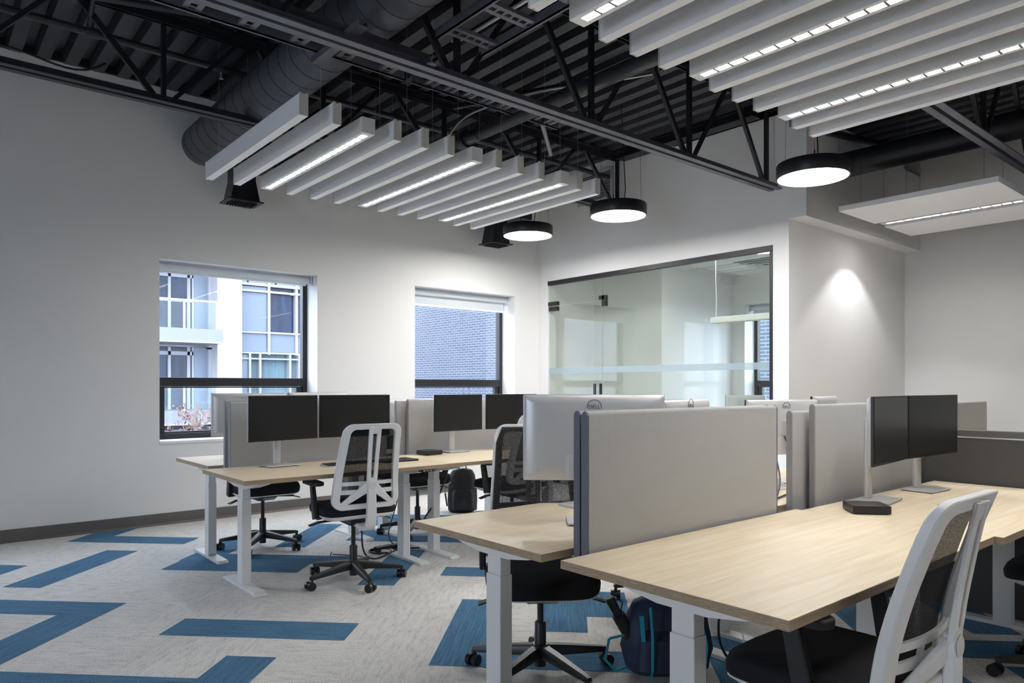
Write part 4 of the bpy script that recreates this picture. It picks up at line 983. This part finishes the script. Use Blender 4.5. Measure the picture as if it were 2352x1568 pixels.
# ------------------------------------------------------------------ floor cables and power strips
gf = 'black cables tangled under the left desks'
for k, pts in enumerate([
    [(2.60, 4.75, .70), (2.58, 4.76, .35), (2.55, 4.75, .10), (2.62, 4.73, .012), (2.75, 4.75, .012), (2.9, 4.85, .03), (3.05, 4.9, .012), (3.2, 4.8, .012)],
    [(2.45, 5.0, .05), (2.38, 4.93, .012), (2.40, 4.80, .012), (2.55, 4.78, .012), (2.68, 4.85, .012), (2.6, 4.95, .012), (2.50, 5.08, .012)],
    [(2.78, 4.85, .012), (2.70, 4.95, .02), (2.80, 5.02, .03), (2.92, 4.94, .02), (2.88, 4.83, .012), (2.75, 4.86, .02), (2.72, 4.98, .012), (2.9, 5.05, .012)],
    [(3.05, 5.02, .70), (3.08, 5.05, .40), (3.0, 5.08, .20), (2.95, 5.05, .05), (3.0, 4.95, .012), (3.1, 5.0, .012)],
    [(2.97, 4.90, .70), (3.0, 4.92, .42), (3.05, 4.95, .25), (3.02, 5.0, .08), (3.1, 5.1, .012), (3.2, 5.15, .012)],
    [(3.26, 4.62, .68), (3.22, 4.66, .45), (3.10, 4.70, .30), (3.06, 4.72, .22), (3.12, 4.75, .17), (3.22, 4.76, .17)]]):
    cableobj(pts, .007 if k in (0, 2, 5) else .0045, ['thick black cable looping along the floor under the left front desk', 'thin black cable loop on the floor left of the white desk foot', 'coiled black cable heap between the left desk feet', 'black cable dropping from the desk joint to the floor', 'thin black cable slanting down beside the desk leg', 'black cable loop hanging under the second left desk'][k], group=gf)
for k, pts in enumerate([
    [(2.30, 1.25, .69), (2.42, 1.30, .40), (2.44, 1.36, .30), (2.52, 1.45, .18), (2.62, 1.52, .06), (2.70, 1.56, .012), (2.9, 1.6, .012)],
    [(2.78, 1.75, .70), (2.76, 1.78, .5), (2.68, 1.80, .3), (2.74, 1.82, .12), (2.84, 1.78, .03), (2.92, 1.7, .012)],
    [(2.55, 1.42, .030), (2.62, 1.36, .012), (2.55, 1.25, .012), (2.7, 1.2, .012), (2.9, 1.3, .012), (3.0, 1.45, .012)],
    [(3.02, 1.48, .7), (3.03, 1.5, .45), (3.0, 1.55, .3), (2.92, 1.6, .25), (2.9, 1.62, .35), (2.96, 1.62, .42), (2.98, 1.6, .30), (2.95, 1.7, .05)]]):
    cableobj(pts, .006, ['black cable falling to the white foot left of the close chair', 'black cable hanging behind the navy backpack', 'black cable lying in curls by the close chair seat', 'looped black cable hanging under the close desk'][k], group='black cables under the close desks')
cableobj([(2.70, 1.74, .5), (2.74, 1.70, .3), (2.66, 1.66, .12), (2.72, 1.6, .05), (2.80, 1.66, .10), (2.78, 1.74, .06)], .0035, 'thin white cable curling next to the navy backpack', 'cablew')
m = MB(); m.prism(rrect(.30, .06, .008, 3, 2.96, 4.98), .0015, .04, 'z'); tag(m.build('power_strip', 'black', bevel=.003), 'black power strip on the floor among the left cables', 'power strip')

# small ceiling bits
def sprinkler(x, y, label):
    t = thing('ceiling_sprinkler', label, 'sprinkler', (x, y, 3.80))
    m = MB(); m.tube([(0, 0, 0), (0, 0, .06)], .008, 8); m.build('stem', 'flex', t)
    m = MB(); m.lathe([(.016, -.012), (.018, -.008), (.004, -.004), (.004, 0)], 12); m.build('deflector', 'flex', t)
sprinkler(1.95, 5.95, 'tiny bright sprinkler head under the deck at upper left')
sprinkler(5.43, 5.95, 'tiny sprinkler head under the thin pipe near the far wall')
def detector(x, y, z, label):
    t = thing('smoke_detector', label, 'smoke detector', (x, y, z))
    m = MB(); m.lathe([(.055, 0), (.058, -.012), (.045, -.035), (.02, -.042)], 24); m.build('cover', 'pipe', t, smooth=True)
    m = MB(); m.lathe([(.062, .0), (.062, .012)], 24); m.build('mount_plate', 'chord', t, smooth=True)
detector(3.97, 6.4, 4.085, 'dark round detector on the deck near the window wall')
detector(5.6, 3.2, 4.085, 'dark round detector on the deck past the middle joist')
detector(7.6, 2.95, 4.085, 'dark round detector on the deck right of the bulkhead')
m = MB(); m.lathe([(.03, 0), (.03, .008), (.006, .01), (.006, .045)], 20, (2.45, 3.655, 3.26)); m.bar((2.45, 3.62, 3.305), (2.45, 3.74, 3.305), .02, .004)
tag(m.build('beam_clamp', 'chord'), 'round washer clamp on the middle joist chord', 'clamp')

# ------------------------------------------------------------------ outside
m = MB(); m.add([(-60, 7.9, -6), (90, 7.9, -6), (90, 120, -6), (-60, 120, -6)], [(0, 1, 2, 3)]); m.add([(9.9, -60, -6), (90, -60, -6), (90, 7.9, -6), (9.9, 7.9, -6)], [(0, 1, 2, 3)]); struct(m.build('ground', 'asphalt', fix=False))
b = thing('brick_building', 'grey blue brick building seen through the second window', 'building', (22, 12, -6))
m = MB(); m.box(0, 4, -3, 45, 0, 22); m.build('brick_wall', 'brick', b)
m = MB(); m.box(-.03, 0, 10, 45, 7.7+6, 7.85+6); m.build('dark_course', 'facglass', b)
m = MB(); m.box(-.06, 0, 18.6, 18.95, 8.55+3.0, 9.0+3.0); m.build('wall_box', 'facframe', b)
# apartment block across the street (facade at y = 29, storeys 3 m)
FY = 29.0
b = thing('apartment_building', 'pale apartment building with glass balconies seen through the first window', 'building', (4.0, FY, -6))
def fx(x): return 1.45*x-4.0
def fz(z): return 7.3+1.45*(z-1.3)
def fb(m, x0, x1, z0, z1, d0, d1): m.box(fx(x0), fx(x1), d0, d1, fz(z0), fz(z1))
ST = 2.07
m = MB(); m.box(-1.2, 12, .5, 6, 0, 20); m.build('building_core', 'facwhite', b)
m = MB(); fb(m, 6.33, 6.98, -4.2, 12, -.55, .5); m.build('concrete_pier', 'facwhite', b)
for k in (-2, -1, 0, 1, 2):
    o = k*ST
    # left bay: balcony floor, glass guard and glazing set back
    m = MB(); fb(m, 2.2, 6.26, 2.42+o, 2.76+o, -1.5, .5); m.build('balcony_slab', 'slab', b)
    m = MB(); fb(m, 2.2, 6.22, 2.40+o, 2.44+o, -1.54, .5); m.build('slab_edge', 'facframe', b)
    m = MB(); fb(m, 2.2, 6.1, 2.76+o, 3.46+o, -1.46, -1.44); gd = m.build('balcony_glass', 'bglass', b)
    m = MB(); fb(m, 2.2, 6.14, 3.44+o, 3.49+o, -1.48, -1.42)
    for x in (2.9, 3.6, 4.3, 5.32, 6.10): fb(m, x-.025, x+.025, 2.76+o, 3.44+o, -1.48, -1.42)
    m.build('guard_rail', 'facframe', gd)
    m = MB(); fb(m, 2.2, 5.72, 2.76+o, 4.42+o, .42, .5); m.build('window_glass', 'facglass', b)
    m = MB()
    for x in (2.9, 3.6, 4.3, 5.30, 5.78, 5.90): fb(m, x-.035, x+.035, 2.76+o, 4.42+o, .34, .5)
    fb(m, 2.2, 5.9, 4.20+o, 4.30+o, .34, .5); fb(m, 2.2, 5.9, 3.55+o, 3.60+o, .36, .5)
    m.build('window_frame', 'facframe', b)
    m = MB(); fb(m, 5.92, 6.26, 2.76+o, 4.42+o, .30, .5); m.build('infill_panel', 'facpanel', b)
    m = MB(); fb(m, 6.24, 6.33, 2.3+o, 4.42+o, .1, .5); m.build('frame_post', 'facframe', b)
# right bay
for k in (-1, 0, 1):
    o = k*ST*2
    m = MB()
    for x0, x1 in ((7.02, 7.86), (7.94, 8.68), (8.76, 9.6), (9.7, 10.6)): fb(m, x0, x1, 2.28+o, 2.80+o, .2, .5)
    fb(m, 7.02, 7.86, 2.86+o, 3.95+o, .2, .5); fb(m, 7.02, 7.86, 4.02+o, 4.12+o, .2, .5); fb(m, 7.02, 7.33, 1.0+o, 2.2+o, .2, .5); fb(m, 7.02, 7.30, 4.2+o, 4.6+o, .2, .5); fb(m, 7.35, 8.1, 4.2+o, 4.6+o, .2, .5); fb(m, 8.16, 9.6, 4.2+o, 4.6+o, .2, .5)
    m.build('infill_panel', 'facpanel', b)
    m = MB(); fb(m, 7.94, 8.68, 2.86+o, 4.12+o, .3, .5); fb(m, 8.76, 9.6, 2.86+o, 4.12+o, .3, .5); m.build('window_glass', 'facglass', b)
    m = MB(); fb(m, 7.38, 9.6, .2+o, 2.22+o, .38, .5); m.build('curtained_window', 'faccurt', b)
    m = MB()
    for z, h_ in ((2.22, .05), (2.80, .05), (3.96, .06), (4.14, .07), (2.06, .04), (.95, .08)): fb(m, 6.98, 9.7, z+o, z+h_+o, .10, .5)
    for x in (6.98, 7.87, 8.69): fb(m, x, x+.07, 2.2+o, 4.9+o, .08, .5)
    for x in (7.33, 7.62, 8.50, 8.78): fb(m, x, x+.06, .2+o, 2.22+o, .08, .5)
    m.build('window_frame', 'facframe', b)
t = thing('unseen_sky_block', 'plain grey blocks added out of view to dim the sky mirrored in the glass wall', 'building', (-70, 36, -6))  # blocks added out of view to cut the bright sky reflected in the glass
m = MB(); m.box(0, 30, 0, 8, 0, 17); m.build('long_block', 'facpanel', t)
m = MB(); m.box(30, 64, 1, 8, 0, 13.5); m.build('low_block', 'facwhite', t)
# neighbouring low roof and street tree
m = MB(); m.box(2, 12, 20, 23.5, -6, -.6); m.box(2, 12, 19.9, 20, -1.2, -.5)
tag(m.build('low_annex', 'slab'), 'low grey annex roof in front of the apartment building', 'building')
t = thing('street_tree', 'small tree with russet leaves at the lower left of the first window', 'tree', (4.28, 14.6, -5.65))
m = MB(); m.tube([(0, 0, 0), (.05, 0, 2.5), (0, .1, 4.5), (.05, .1, 6.6)], .09, 8, r2=.02); br = []
for k in range(34):
    z = 3.9+2.6*random.random(); a = random.random()*2*pi; L = (.9-.22*(z-3.9))*random.uniform(.6, 1.1)
    e = Vector((cos(a)*L, sin(a)*L, z+L*.9)); m.tube([(.02, .08, z), Vector((cos(a)*L*.5, sin(a)*L*.5, z+L*.35)), e], .018, 5, r2=.005); br.append(((.02, .08, z), e))
m.build('trunk', 'bark', t)
m = MB()
for p0, e in br:
    for j in range(34):
        f = random.uniform(.35, 1.1); c = Vector(p0).lerp(e, f)+Vector((random.gauss(0, .10), random.gauss(0, .10), random.gauss(0, .10)))
        n1 = Vector((random.gauss(0, 1), random.gauss(0, 1), random.gauss(0, 1))).normalized(); n2 = n1.orthogonal().normalized(); s_ = random.uniform(.025, .05)
        m.add([c-n1*s_, c+n2*s_*.6, c+n1*s_, c-n2*s_*.6], [(0, 1, 2, 3)])
m.build('leaves', 'leaf', t, fix=False)
